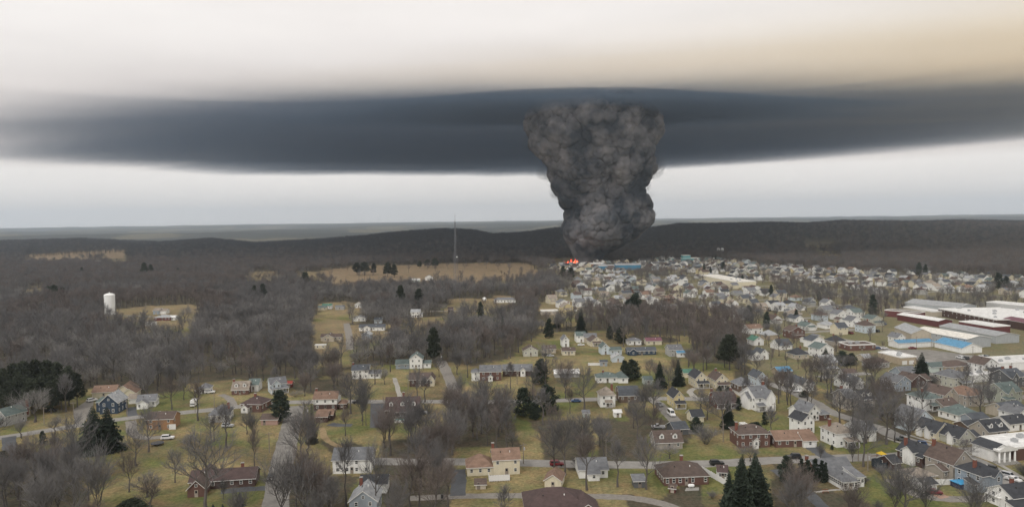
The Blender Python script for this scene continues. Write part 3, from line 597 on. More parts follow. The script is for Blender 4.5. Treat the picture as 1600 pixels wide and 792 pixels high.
hs('large white victorian with steep grey roof and corner gables', 'large white victorian', (1181, 642), (1212, 643), 11, 5.6, 'gx', 3.6, 'white', 'grey', add=[(3.6, 8.0, -2, 5, 5.6, 'gy', 3.2), (-1.5, 1, 3, 8, 5.0, 'gx', 2.0)], porch=(0, 3.4, 2.2, 2.6), chim=[(9, 8)], yaw=16)
hs('mint garage with grey roof by the big spruce', 'mint garage', (1007, 601), (1020, 601), 5, 2.4, 'gx', 1.4, 'mint', 'greengrey', cat='garage', name='garage', faces='', yaw=4)
hs('dark-roofed garage at the end of the van lane', 'dark lane garage', (1054, 680), (1073, 677), 7, 2.4, 'gx', 1.8, 'darkgrey', 'slate', cat='garage', name='garage', skip=.8, yaw=12)
hs('stone cape house with dormers behind leafless trees', 'stone dormer cape', (1025, 702), (1066, 700), 8, 2.6, 'gx', 3.0, 'stone', 'brown', dorm=2, yaw=4)
hs('red brick colonial with brown roof facing the lower road', 'brick colonial on the lower road', (1155, 700), (1203, 698), 9, 5.0, 'hip', 2.2, 'brick', 'brown', chim=[(.5, 4)], add=[(4.8, 6.5, -1.2, 0, 3.2, 'gy', .8, 'white', 'brown')], yaw=4)
hs('white hut with square walls next to brick colonial hedge', 'white hut', (1161, 674), (1168, 673), 3, 2.4, 'flat', 0, 'white', 'cream', cat='shed', name='hut', faces='', yaw=10)
hs('open pavilion with bright blue metal roof', 'blue-roofed pavilion', (1217, 587), (1241, 588), 7, 2.4, 'gx', 1.6, 'tan', 'blue', cat='pavilion', name='pavilion', faces='', yaw=10)
hs('long low white house with dark roof on the side street', 'long low white house', (1225, 601), (1250, 603), 6, 2.7, 'gx', 1.4, 'white', 'slate', yaw=4)
hs('white gabled house behind a dark round shrub', 'white house with dark shrub', (1254, 613), (1270, 613), 8, 3.8, 'gy', 2.4, 'white', 'slate', add=[(4.8, 7.5, 2, 7, 3.4, 'gx', 1.4)], yaw=14)
hs('slate-roofed house with small white gable under the trees', 'slate white-gabled house', (1319, 607), (1340, 609), 8, 3.4, 'gx', 2.6, 'white', 'slate', add=[(4.5, 8.5, -2, 3, 3.4, 'gy', 2.0)], yaw=10)
hs('low white shed with tan roof by the blue-roof grove', 'low white shed', (1319, 590), (1341, 590), 5, 2.4, 'gx', 1.6, 'white', 'brown', cat='shed', name='shed', skip=.6, yaw=8)
hs('tall pale stone house with grey roof', 'tall stone house', (1323, 641), (1344, 642), 9, 5.4, 'gx', 2.6, 'stone', 'grey', chim=[(2, 6)], yaw=14)
hs('dark craftsman house with two white dormers', 'dark craftsman', (1347, 637), (1371, 637), 8, 3.8, 'gx', 2.6, 'stone', 'charcoal', dorm=2, yaw=14)
hs('white house with broad front gable and brick side', 'broad white gable house', (1263, 658), (1287, 659), 9, 3.8, 'gy', 2.8, 'white', 'grey', add=[(-3, .1, 2, 8, 3.6, 'gx', 2.0), (5, 9, -1, 3, 2.6, 'shed', .6, 'brick', 'grey')], yaw=16)
hs('narrow tall white house with charcoal roof', 'narrow white house', (1253, 678), (1276, 675), 7, 5.0, 'gy', 2.2, 'white', 'charcoal', w=5.6, yaw=18)
hs('white house with pale tan hip roof and dark porch', 'tan hip roof white house', (1307, 699), (1339, 697), 9, 5.0, 'hip', 2.4, 'white', 'tan', porch=(2.5, 7.2, 2.6, 2.6), chim=[(1.5, 6)], yaw=12)
hs('white house half hidden behind the tan hip roof house', 'half hidden white house', (1342, 691), (1372, 690), 8, 4.2, 'gx', 2.4, 'white', 'grey', skip=.3, yaw=12)
hs('orange-roofed brick ranch with white garage end', 'orange-roofed ranch', (1212, 699), (1273, 697), 8, 2.8, 'gx', 2.2, 'brick', 'orange', add=[(9.5, 14.2, -1.2, 7, 2.6, 'gx', 1.8, 'white', 'orange')], yaw=4)
hs('white sunroom house with banded windows under grey hip roof', 'white sunroom house', (1318, 766), (1343, 766), 9, 2.7, 'hip', 1.8, 'white', 'grey', add=[(-2.3, 9.5, 9.5, 17, 2.9, 'gx', 2.4, 'brick', 'grey'), (5.4, 7.8, 1.5, 8, 3.2, 'shed', .9)], gap=1.0, chim=[(-1.8, 16)], yaw=10)
hs('brown brick garage with dark hip roof behind the playground', 'brown brick garage', (1395, 735), (1414, 737), 6, 2.5, 'gx', 1.6, 'darkbrick', 'charcoal', cat='garage', name='garage', skip=.6, yaw=18)
hs('dark brick craftsman with white dormer and broad eaves', 'dark brick craftsman', (1441, 731), (1467, 724), 9.5, 3.6, 'gy', 3.0, 'darkbrick', 'charcoal', w=7.5, dorm=0, chim=[(2, 8)], add=[(-1.2, 3, 2.5, 6.5, 4.6, 'gx', 1.4, 'white', 'charcoal')], yaw=20)
hs('tall taupe gabled house with side porch roof', 'tall taupe house', (1489, 750), (1519, 741), 10, 5.0, 'gy', 3.8, 'stone', 'brown', w=8.2, add=[(-2.2, 0, 1.5, 7, 2.8, 'gx', 1.2)], chim=[(3, 9.5)], yaw=18)
hs('blue-grey two-storey house with charcoal roof and red chimney', 'blue-grey corner house', (1535, 770), (1567, 763), 9, 5.0, 'hip', 2.4, 'bluegrey', 'charcoal', w=7.6, chim=[(1.8, 4)], add=[(-2.4, 0, 1, 4, 2.6, 'shed', .8), (3.2, 6.2, -1.2, 3, 5.0, 'gy', 1.6)], yaw=18, wz=1.4)
hs('tan-roofed low garage behind the white vinyl fence', 'tan-roofed low garage', (1432, 757), (1462, 753), 7, 2.4, 'hip', 1.4, 'beige', 'tan', cat='garage', name='garage', faces='', yaw=14)
hs('small white garage with charcoal roof by the red car', 'white garage by the red car', (1444, 769), (1463, 766), 5, 2.3, 'gx', 1.1, 'white', 'charcoal', cat='garage', name='garage', gd=[('f', 2.2, 2.6)], faces='', w=4.6, yaw=16)
hs('white house with charcoal roof at the bottom right corner', 'white corner house', (1583, 800), (1640, 785), 8, 4.0, 'gx', 2.2, 'white', 'charcoal', w=12, add=[(-2.5, 9, -4, 0, 2.5, 'shed', 1.0)], chim=[(5, 5)], yaw=14)
hs('white columned bank building with brick body and flat white roof', 'white columned bank', (1552, 722), (1586, 720), 8, 4.2, 'gy', 1.6, 'white', 'charcoal', w=7, add=[(7.02, 26, -1, 12, 4.2, 'flat', 0, 'brick', 'white')], cat='bank', name='bank_building', yaw=14, faces='', door=None, attic=False)
hs('white foursquare with green-grey hip roof and wooden porch', 'green-roofed foursquare', (1448, 642), (1468, 638), 10, 5.0, 'hip', 2.2, 'white', 'greengrey', w=8, chim=[(3, 5)], porch=(1, 5, 2, 2.6), yaw=18)
hs('pale blue gabled house with grey roof and side porch', 'pale blue gabled house', (1431, 674), (1453, 666), 10, 4.6, 'gy', 3.2, 'blue', 'grey', w=8, add=[(-2.4, 0, 1, 7, 2.6, 'gx', 1.0)], yaw=18)
hs('cream cape with charcoal roof and two pale dormers', 'cream dormer cape', (1462, 688), (1482, 681), 9, 2.9, 'gy', 3.2, 'cream', 'charcoal', w=7.4, yaw=18, add=[(-.9, 1, 2, 4, 3.6, 'gx', 1.0, 'white', 'charcoal'), (-.9, 1, 5.5, 7.5, 3.6, 'gx', 1.0, 'white', 'charcoal')])
hs('sage cape with charcoal roof next to the cream cape', 'sage cape', (1498, 697), (1520, 691), 9, 2.9, 'gy', 3.0, 'sage', 'charcoal', w=7.2, yaw=18, add=[(-.9, 1, 2, 4, 3.6, 'gx', 1.0, 'white', 'charcoal'), (7.3, 11, 1, 7, 2.4, 'gx', 1.4)])
hs('stone house with big orange-brown roof and twin gables', 'orange-brown twin gable house', (1512, 636), (1536, 630), 11, 4.8, 'hip', 2.8, 'stone', 'orange', w=9, add=[(5, 8.5, -.4, 4, 4.8, 'gy', 2.0), (-.4, 3, 4, 8, 4.8, 'gx', 1.8)], yaw=18)
hs('taupe gabled house with weathered grey roof', 'taupe weathered roof house', (1476, 632), (1492, 629), 12, 4.2, 'gy', 2.6, 'beige', 'brown', w=8, yaw=18)
hs('sage green house with grey hipped roof and front gable', 'sage hipped house', (1490, 606), (1513, 602), 11, 4.8, 'hip', 2.8, 'sage', 'grey', w=9, add=[(4.5, 9.2, -.8, 4, 4.8, 'gy', 2.2)], porch=(3, 9, 2.2, 2.6), yaw=18)
hs('roadside filling station with long white flat canopy', 'white station canopy', (1518, 598), (1546, 594), 8, 3.2, 'flat', 0, 'white', 'white', w=16, yaw=18, cat='shop', name='filling_station', faces='', door=None)
hs('green victorian with porch and many gables', 'green victorian', (1571, 631), (1595, 627), 10, 5.0, 'gx', 3.0, 'green', 'greengrey', w=9.5, add=[(.5, 4, -1, 5, 5.0, 'gy', 2.4)], porch=(-2.5, 3, 2.2, 2.6), yaw=18)
hs('dark slate-blue victorian at the frame edge', 'slate-blue victorian', (1578, 606), (1602, 603), 10, 5.0, 'gx', 2.8, 'darkgrey', 'slate', w=10, add=[(.5, 4, -1, 5, 5.0, 'gy', 2.2)], chim=[(3, 6), (8, 6)], yaw=18)
hs('wide taupe garage with grey gable roof', 'wide taupe garage', (1573, 654), (1595, 648), 9, 3.2, 'gx', 2.2, 'beige', 'slate', w=11, yaw=18, skip=.7)
hs('white bungalow with dark green hip roof', 'dark green hip bungalow', (1497, 659), (1524, 653), 9, 2.8, 'hip', 2.8, 'white', 'greengrey', w=10, yaw=18)
hs('grey-blue garage with slate roof behind the capes', 'grey-blue garage', (1520, 664), (1539, 660), 6, 2.3, 'gx', 1.5, 'bluegrey', 'slate', w=8, yaw=18, cat='garage', name='garage', faces='')
hs('brown garage with charcoal roof behind the sage cape', 'brown backyard garage', (1513, 676), (1532, 672), 6, 2.4, 'gx', 1.4, 'brown', 'charcoal', w=8, yaw=18, cat='garage', name='garage', faces='')
hs('taupe cape with charcoal roof and two white dormers', 'taupe dormer cape', (1545, 686), (1580, 681), 8, 2.8, 'gx', 3.0, 'stone', 'charcoal', w=9, dorm=2, yaw=16)
hs('white bungalow with charcoal roof near the frame edge', 'white bungalow near the edge', (1578, 674), (1603, 671), 8, 2.9, 'gx', 2.0, 'white', 'charcoal', w=10, yaw=16)
hs('white gabled house with grey roof across the bank street', 'white house above the bank', (1590, 662), (1612, 658), 8, 3.8, 'gy', 2.2, 'white', 'grey', w=8, yaw=16)
hs('brown brick gabled house below the lone spruce', 'brown gabled house', (1424, 606), (1446, 603), 9, 3.4, 'gy', 2.6, 'darkbrick', 'brown', w=8.5, add=[(8, 13, 1, 8, 3.0, 'gx', 2.0)], yaw=18)
hs('grey house with white front gable beside the brown gabled house', 'grey white-gabled house', (1402, 612), (1422, 608), 10, 4.4, 'gy', 2.6, 'bluegrey', 'grey', w=8, yaw=18)
hs('long tan shop building with brown roof by the parking lot', 'tan shop', (1480, 582), (1510, 580), 10, 3.0, 'hip', 2.0, 'tan', 'brown', w=16, yaw=16, cat='shop', name='shop_building', skip=.5)
hs('pale gabled house behind the station', 'pale house behind the station', (1537, 584), (1560, 581), 9, 4.6, 'gy', 3.0, 'white', 'brown', w=10, yaw=18)
hs('low cream garage with dark roof near the slate-blue victorian', 'low cream garage', (1552, 591), (1575, 588), 7, 2.6, 'gx', 1.8, 'cream', 'charcoal', w=10, yaw=18, cat='garage', name='garage', faces='')
hs('green-grey low shop with white van bay', 'green-grey shop', (1455, 582), (1476, 581), 8, 2.8, 'gx', 1.6, 'mint', 'greengrey', w=11, yaw=14, cat='shop', name='shop_building', faces='')
hs('brown house just above the big orange-brown roof', 'brown house by the taupe roof', (1474, 644), (1494, 641), 7, 2.8, 'gx', 2.0, 'stone', 'brown', w=8, yaw=18)
# hamlet in the middle distance
hs('white farmhouse with grey roof beside the tall spruce', 'white farmhouse', (901, 535), (916, 535), 9, 4.4, 'gx', 2.2, 'white', 'greengrey', add=[(5, 13, -2, 5, 3.8, 'gx', 2.0, 'beige', 'grey')], yaw=4)
hs('white gabled cottage with dark porch in front of the farmhouse', 'white gabled cottage', (923, 541), (942, 542), 9, 3.2, 'gy', 2.8, 'cream', 'brown', porch=(1, 6.5, 2, 2.4), yaw=10)
hs('pale blue-white house with low garage wing', 'blue-white house', (940, 554), (953, 554), 8, 4.2, 'gy', 2.4, 'blue', 'greengrey', add=[(4.6, 12, -1, 6, 2.7, 'gx', 1.4)], yaw=6)
hs('small grey-blue gabled garage on the hamlet lawn', 'hamlet garage', (958, 565), (975, 565), 6, 2.6, 'gy', 1.6, 'blue', 'slate', cat='garage', name='garage', faces='', yaw=4)
hs('narrow white two-storey house with grey gable', 'narrow white hamlet house', (879, 542), (888, 543), 8, 4.6, 'gy', 2.4, 'white', 'grey', yaw=6)
hs('low cream bungalow with brown roof', 'low cream bungalow', (879, 555), (899, 555), 7, 2.7, 'gx', 1.6, 'cream', 'brown', yaw=2)
hs('pale yellow house with brown roof at the wood edge', 'pale yellow house', (818, 557), (840, 558), 8, 3.6, 'gy', 2.2, 'sage', 'brown', yaw=4)
hs('long grey-roofed white bungalow with parked cars', 'long parked-car bungalow', (848, 552), (868, 553), 7, 2.7, 'gx', 1.8, 'beige', 'brown', yaw=3)
hs('white and grey bungalow with low hip roofs', 'white hip bungalow', (981, 539), (1000, 541), 8, 2.7, 'hip', 1.6, 'white', 'grey', yaw=2)
hs('pale bungalow with purple-red roof', 'purple-roofed bungalow', (1010, 539), (1033, 538), 7, 2.7, 'gx', 1.6, 'cream', 'purple', yaw=2)
hs('dark navy ranch with slate roof', 'navy ranch', (981, 555), (1021, 552), 7, 2.7, 'gx', 1.6, 'navy', 'slate', add=[(1, 5, -1.5, 2, 2.7, 'gy', 1.5)], yaw=3)
hs('grey house with bright blue porch tarp', 'blue tarp house', (1046, 557), (1066, 556), 9, 4.0, 'gx', 2.4, 'grey', 'grey', add=[(4, 8.5, -2.5, 0, 2.6, 'shed', .8, 'white', 'blue')], yaw=4)
hs('white green-roofed house on the wooded slope', 'green-roofed slope house', (1178, 540), (1196, 541), 8, 3.4, 'gy', 2.2, 'white', 'green', yaw=12)
hs('white gabled house below the green-roofed slope house', 'white slope house', (1188, 562), (1203, 562), 8, 3.6, 'gy', 2.4, 'white', 'slate', add=[(-5.5, -.2, -1, 6, 3.2, 'gy', 2.0)], yaw=12)
hs('orange-tan roofed house with white walls above the slope', 'tan roof slope house', (1170, 522), (1192, 521), 9, 4.0, 'gx', 2.2, 'white', 'orange', yaw=12)
hs('long pale brick building half behind spruces', 'long pale building', (846, 492), (872, 491), 9, 3.2, 'flat', 0, 'beige', 'cream', yaw=4, name='long_building', cat='building')
# houses in the left wood
hs('white-roofed red brick ranch in the water tower clearing', 'red brick ranch by the tower', (241, 501), (268, 500), 9, 2.8, 'hip', 1.6, 'barn', 'lightgrey', yaw=2, add=[(12, 17, 1, 8, 2.6, 'gx', 1.2, 'white', 'white')])
hs('tan-roofed pole barn beside the red brick ranch', 'tan pole barn', (239, 491), (248, 491), 10, 3.4, 'gx', 1.8, 'bluegrey', 'tan', add=[(5.5, 11, 1, 9, 3.0, 'gx', 1.6, 'white', 'tan')], cat='barn', name='pole_barn', faces='', yaw=2)
hs('white storage trailer below the red brick ranch', 'white storage shed', (227, 509), (241, 509), 4, 2.4, 'flat', 0, 'white', 'white', cat='shed', name='storage_shed', faces='', door=None, yaw=2)
hs('taupe ranch with brown roof in the wood clearing', 'taupe clearing ranch', (504, 534), (521, 534), 9, 3.0, 'gy', 2.2, 'beige', 'brown', add=[(-2, 12, 4, 9, 2.8, 'gx', 1.8)], yaw=2)
hs('long white camper trailer parked below the taupe ranch', None, (492, 545), (508, 543), 2.6, 2.4, 'flat', 0, 'cream', 'white', cat='trailer', name='camper_trailer', faces='f', door=None, yaw=2)
hs('blue-grey metal garage by the wood lane', 'blue-grey lane garage', (565, 530), (579, 530), 8, 3.2, 'gy', 1.6, 'bluegrey', 'lightgrey', cat='garage', name='garage', faces='', yaw=2)
hs('long dark-roofed white ranch behind blue-grey lane garage', 'dark-roofed ranch', (561, 517), (601, 516), 8, 2.7, 'gx', 1.8, 'white', 'slate', add=[(3.5, 8.5, -1, 3, 2.7, 'gy', 1.4)], yaw=1)
hs('small blue-white house behind the dark-roofed ranch', 'small blue-white house', (585, 505), (596, 505), 6, 2.8, 'gx', 1.6, 'blue', 'slate', yaw=1)
hs('grey bungalow with pale gable in the wood', 'grey wood bungalow', (551, 502), (567, 503), 7, 2.8, 'gy', 1.6, 'white', 'grey', yaw=1)
hs('white two-storey house standing alone under the radio tower', 'lone white house', (642, 496), (656, 496), 8, 4.6, 'gx', 2.0, 'white', 'lightgrey', add=[(7, 9.5, 1, 5, 2.6, 'shed', .8)], yaw=2)
hs('little blue hut with white dome tank', 'little blue hut', (664, 477), (670, 477), 4, 3.4, 'gx', 1.0, 'blue', 'greengrey', cat='shed', name='hut', faces='', yaw=0)
hs('long white ranch near the radio tower', 'long white ranch', (772, 473), (802, 471), 8, 3.0, 'hip', 1.8, 'white', 'grey', yaw=-2)
hs('dark brown barn in the tower yard', 'dark brown barn', (700, 489), (708, 489), 6, 3.4, 'gx', 1.6, 'darkbrick', 'maroon', cat='barn', name='barn', faces='', yaw=2)
hs('green-roofed white house in the wood', 'green-roofed wood house', (503, 483), (517, 483), 8, 3.2, 'gx', 1.6, 'white', 'green', add=[(-2, 6, -7, -2, 2.6, 'gx', 1.4, 'cream', 'greengrey')], yaw=2)
hs('grey shed house right of green-roofed wood house', 'grey wood shed', (524, 484), (537, 484), 6, 2.6, 'gx', 1.4, 'grey', 'grey', cat='shed', name='shed', faces='', yaw=2)
hs('white gabled house glimpsed among bare trunks', 'glimpsed white house', (554, 481), (566, 481), 7, 3.4, 'gy', 2.0, 'white', 'tan', yaw=5)
hs('white farmhouse on the far rise at the field', 'white field farmhouse', (664, 438), (676, 438), 9, 4, 'gy', 3, 'white', 'grey', yaw=5, faces='')
# ------------------------------------------------------------------ works, sheds and stores
def fb(label, short, L, C, w, h, kind, rise, wall, roof, **k):
    ya, d = yawof(L, C); k.setdefault('cat', 'factory'); k.setdefault('name', 'factory_building'); k.setdefault('door', None); k.setdefault('faces', '')
    return hs(label, short, C, None, k.pop('d', d), h, kind, rise, wall, roof, w=w, yaw=math.degrees(ya) + 90 if 'yaw' not in k else k.pop('yaw'), attic=False, **k)
fb('long grey warehouse with rounded pale roof above the works', 'long grey warehouse', (1414, 484), (1498, 493), 24, 6.4, 'gy', 2.4, 'steel', 'lightgrey')
fb('huge brick plant with wide flat white roof', 'huge white-roofed plant', (1466, 493), (1556, 512), 70, 5.6, 'flat', 0, 'darkbrick', 'white', faces='l', gap=5, skip=.2)
fb('grey clerestory hall rising behind the huge white roof', 'grey clerestory hall', (1541, 489), (1618, 497), 14, 9, 'flat', 0, 'grey', 'white')
fb('low red brick works with dark flat roof', 'low red works', (1382, 494), (1437, 499), 10, 5, 'flat', 0, 'barn', 'brown')
fb('white flat-roofed bay next to low red works', 'white roof bay', (1408, 487), (1457, 495), 13, 4, 'flat', 0, 'beige', 'white')
fb('white sawtooth bay in the middle of the works', 'white sawtooth bay', (1402, 500), (1466, 511), 12, 4.5, 'gy', 1.2, 'barn', 'white')
fb('long steel shed with pale ribbed roof and window bays', 'long steel shed', (1427, 528), (1511, 544), 18, 5.6, 'gy', 1.6, 'steel', 'cream', faces='l', gap=4, skip=0)
fb('second steel hall joined to the long steel shed', 'second steel hall', (1468, 520), (1556, 537), 17, 5.0, 'gy', 1.6, 'steel', 'lightgrey')
fb('white-walled store with bright blue gable roof', 'blue-roofed store', (1460, 542), (1503, 552), 13, 3.2, 'gy', 2.6, 'white', 'blue', cat='store', name='store_building')
hs('long narrow white shop with flat blue roof', 'narrow blue-roofed shop', (1404, 544), None, 9, 3.2, 'gx', 1.2, 'white', 'blue', w=24, yaw=10, cat='shop', name='shop_building', faces='', door=None)
hs('low dark red brick shop with black roof', 'dark red shop', (1326, 548), (1372, 548), 11, 3.4, 'flat', 0, 'brick', 'brown', cat='shop', name='shop_building', yaw=6, skip=.4)
fb('white flat-roofed depot with two roller doors', 'white depot', (1372, 561), (1407, 570), 10, 4, 'flat', 0, 'tan', 'white', cat='depot', name='depot_building', gd=[('f', 2.5, 3), ('f', 6.8, 3)])
hs('white workshop with blue doorway by the car lot', 'white workshop', (1560, 580), None, 16, 4, 'flat', 0, 'white', 'white', w=34, yaw=10, cat='workshop', name='workshop_building', gd=[('f', 3, 3)], faces='', door=None)
fb('cream gabled hall at the corner of the works', 'cream gabled hall', (1398, 522), (1424, 533), 13, 5, 'gy', 3, 'beige', 'lightgrey')
fb('flat white roof over brick beside second steel hall', 'flat brick annex', (1498, 513), (1552, 522), 14, 5, 'flat', 0, 'barn', 'white')
fb('dull purple-roofed hall at the frame edge', 'purple-roofed hall', (1566, 510), (1632, 522), 14, 5.5, 'gy', 1.6, 'darkbrick', 'purple')
hs('white gabled house wedged against the works', 'white house at the works', (1402, 536), (1418, 536), 8, 3.6, 'gy', 2.4, 'white', 'grey', yaw=14)
fb('long pale warehouse with flat cream roof in the town', 'long pale warehouse', (1093, 438), (1150, 450), 24, 7, 'flat', 0, 'cream', 'cream', cat='warehouse', name='warehouse')
hs('teal school building with raised central block', 'teal school', (1050, 409), (1093, 408), 24, 6, 'flat', 0, 'teal', 'cream', cat='school', name='school_building', faces='', door=None, yaw=2, add=[(22, 36, 4, 20, 11, 'flat', 0)])
hs('blue metal plant with pale roof right of the fire', 'blue metal plant', (962, 422), (999, 423), 26, 8, 'gx', 2, 'bluebuilding', 'lightgrey', cat='factory', name='factory_building', faces='', door=None, yaw=-3, add=[(-26, -1, 8, 24, 6, 'gx', 2)])
hs('low white shed near the flames', 'low white fire shed', (901, 415), (918, 415), 14, 4, 'gx', 1.5, 'white', 'white', cat='shed', name='shed', faces='', door=None, yaw=0)
hs('long white rail shed left of blue metal plant', 'white rail shed', (921, 417), (944, 417), 12, 5, 'gx', 1.5, 'orangebrick', 'white', cat='shed', name='shed', faces='', door=None, yaw=0)
hs('white farm building at the far left field', 'far white farm', (137, 413), (146, 412), 14, 5, 'gx', 3, 'white', 'lightgrey', cat='farm', name='farm_building', faces='', door=None, yaw=0)
hs('white barn on the field beside the radio tower', 'white field barn', (640, 441), (655, 441), 8, 3, 'gx', 1.6, 'mint', 'white', cat='barn', name='barn', faces='', door=None, yaw=0)
for px in (1122.5, 1128.5):
    x, y = G(px, 399.5); e = bpy.data.objects.new('silo', None); COL.objects.link(e); e.location = (x, y, 0)
    b = MB(); b.lathe([(3.2, 0), (3.2, 14.5)], 20); b.build('shell', [mat('silo_steel', (0.55, 0.55, 0.53), rough=.5)], e, True)
    b = MB(); b.lathe([(3.3, 14.5), (2.4, 15.8), (.9, 16.5), (0, 16.6)], 20); b.build('cap', [mat('silo_cap', (0.6, 0.6, 0.6), rough=.5)], e, True)
    tag(e, 'pale steel silo ' + ('on the teal school side' if px < 1125 else 'on the outer side') + ' of the pair under the ridge', 'silo', 'twin silos under the ridge')

# water tank
x, y = G(172, 491.5); e = bpy.data.objects.new('water_tower', None); COL.objects.link(e); e.location = (x, y, 0); FOOT.append((x, y, 1, 0, 6, 6))
hx = 9.0 / 2; TK = mat('tank_white', (0.78, 0.79, 0.78), rough=.45, var=.05, scale=.3, streak=(1, 1, .2))
b = MB(); b.lathe([(hx, 0), (hx, 17.6)], 40); b.build('tank_shell', [TK], e, True)
b = MB(); b.lathe([(hx + .12, 17.55), (hx + .12, 17.8), (hx - .3, 18.5), (hx * .6, 19.2), (hx * .25, 19.55), (0, 19.6)], 40); b.build('tank_dome', [TK], e, True)
b = MB(); b.lathe([(.4, 19.5), (.4, 20.3), (.6, 20.35), (.0, 20.7)], 12); b.build('vent', [TK], e, True)
b = MB(); b.lathe([(hx + .6, 0), (hx + .6, .4), (hx, .4)], 40); b.build('footing', [CONC], e)
for sx in (-.25, .25):
    b = MB(); b.box(hx - .05 + .2, hx + .25, sx - .04, sx + .04, .4, 18.6); b.build('ladder_rail', [TK], e)
tag(e, 'tall white cylindrical water tank standing in the left wood', 'water tower', short='white water tank')

# lattice mast
x, y = G(713, 469.5); e = bpy.data.objects.new('radio_tower', None); COL.objects.link(e); e.location = (x, y, 0); FOOT.append((x, y, 1, 0, 4, 4))
MAST = mat('galvanised_steel', (0.17, 0.175, 0.19), rough=.5, metal=.2); HT = 80.0
def rad_(z): return 3.6 * (1 - z / HT) ** 1.15 + .35
legp = lambda k, z: (rad_(z) * math.cos(k * 2.0944 + .5), rad_(z) * math.sin(k * 2.0944 + .5), z)
lv = [0]
while lv[-1] < HT: lv.append(min(HT, lv[-1] + max(1.6, 1.5 * rad_(lv[-1]))))
for k in range(3):
    b = MB()
    for z0, z1 in zip(lv[:-1], lv[1:]): b.tube(legp(k, z0), legp(k, z1), .15, .15, 5)
    b.build('leg', [MAST], e)
    b = MB()
    for i, (z0, z1) in enumerate(zip(lv[:-1], lv[1:])):
        b.tube(legp(k, z1), legp((k + 1) % 3, z1), .06, .06, 4); b.tube(legp(k, z0) if i % 2 else legp((k + 1) % 3, z0), legp((k + 1) % 3, z1) if i % 2 else legp(k, z1), .07, .07, 4)
    struct(b.build('bracing', [MAST], e), 'stuff')
b = MB(); b.tube((0, 0, HT - .5), (0, 0, HT + 8), .12, .06, 6); b.build('antenna', [MAST], e)
for z in (HT + 5.5, HT + 1.0):
    b = MB(); b.box(-.9, .9, -.1, .1, z, z + .2); b.build('dipole', [MAST], e)
b = MB(); b.lathe([(0, 43.6), (.7, 43.9), (.8, 44.3), (.5, 44.8), (0, 44.9)], 12, c=(1.4, -1.2)); b.build('dish', [TRIM], e, True)
tag(e, 'tall tapering lattice radio mast beside the tan field', 'radio tower', short='radio mast')
x, y = G(757, 470); b = MB(); b.lathe([(0, 0), (1.9, .2), (2.2, 1.6), (1.6, 3.2), (0, 3.8)], 20); o = b.build('storage_tank', [TK], None, True); o.location = (x, y, 0); tag(o, 'round white tank in the radio mast yard', 'tank')

# fire at the foot of the column
FL = mat('flame', (0.9, 0.12, 0.02), emit=((1.0, 0.07, 0.03), 3.0)); FL2 = mat('flame_core', (1.0, 0.3, 0.1), emit=((1.0, 0.20, 0.10), 5.0))
x, y = G(893, 414); e = bpy.data.objects.new('fire', None); COL.objects.link(e); e.location = (x, y - 6, 0)
r2 = random.Random(3)
for k in range(17):
    b = MB(); u = -13 + 26 * k / 16 + r2.uniform(-1, 1); hh = r2.uniform(4.5, 9.5) * (1.3 if 4 < k < 13 else 1); wdt = r2.uniform(1.0, 2.2); n = 9; rings = 6; prof_ = []
    for q in range(rings + 1):
        f = q / rings; prof_.append((wdt * (math.sin(min(1, f * 1.6 + .25) * math.pi * .8) * (1 - f) + .01), hh * f))
    b.lathe(prof_, n, c=(u, r2.uniform(-4, 4)))
    b.v = [(vx + .5 * math.sin(vz * 1.3 + k), vy + .4 * math.cos(vz + k), vz) for vx, vy, vz in b.v]
    b.build('flame', [FL2 if k in (3, 6, 9, 10, 13) else FL], e, True)
tag(e, 'low red fire burning at the foot of the smoke column', 'fire', short='fire')

# ------------------------------------------------------------------ roads
ASPH = mat('worn_asphalt', (0.245, 0.235, 0.22), rough=.9, var=.22, scale=.35); DARKA = mat('dark_asphalt', (0.085, 0.09, 0.098), rough=.85, var=.2, scale=.4); GRAV = mat('gravel', (0.215, 0.20, 0.18), rough=.95, var=.25, scale=.8)
PAVE = mat('pavement_concrete', (0.33, 0.315, 0.285), rough=.9, var=.15, scale=.5); DIRT = mat('bare_dirt', (0.27, 0.20, 0.11), rough=.95, var=.25, scale=.5)
PATCH = mat('patched_asphalt', (0.20, 0.19, 0.175), rough=.9, var=.42, scale=.22)
def smooth_line(P, n=6):
    P = [np.array(p, float) for p in P]; out_ = []
    for i in range(len(P) - 1):
        p0 = P[max(i - 1, 0)]; p1 = P[i]; p2 = P[i + 1]; p3 = P[min(i + 2, len(P) - 1)]
        for k in range(n):
            t_ = k / n; out_.append(.5 * (2 * p1 + (p2 - p0) * t_ + (2 * p0 - 5 * p1 + 4 * p2 - p3) * t_ ** 2 + (3 * p1 - p0 - 3 * p2 + p3) * t_ ** 3))
    return out_ + [P[-1]]
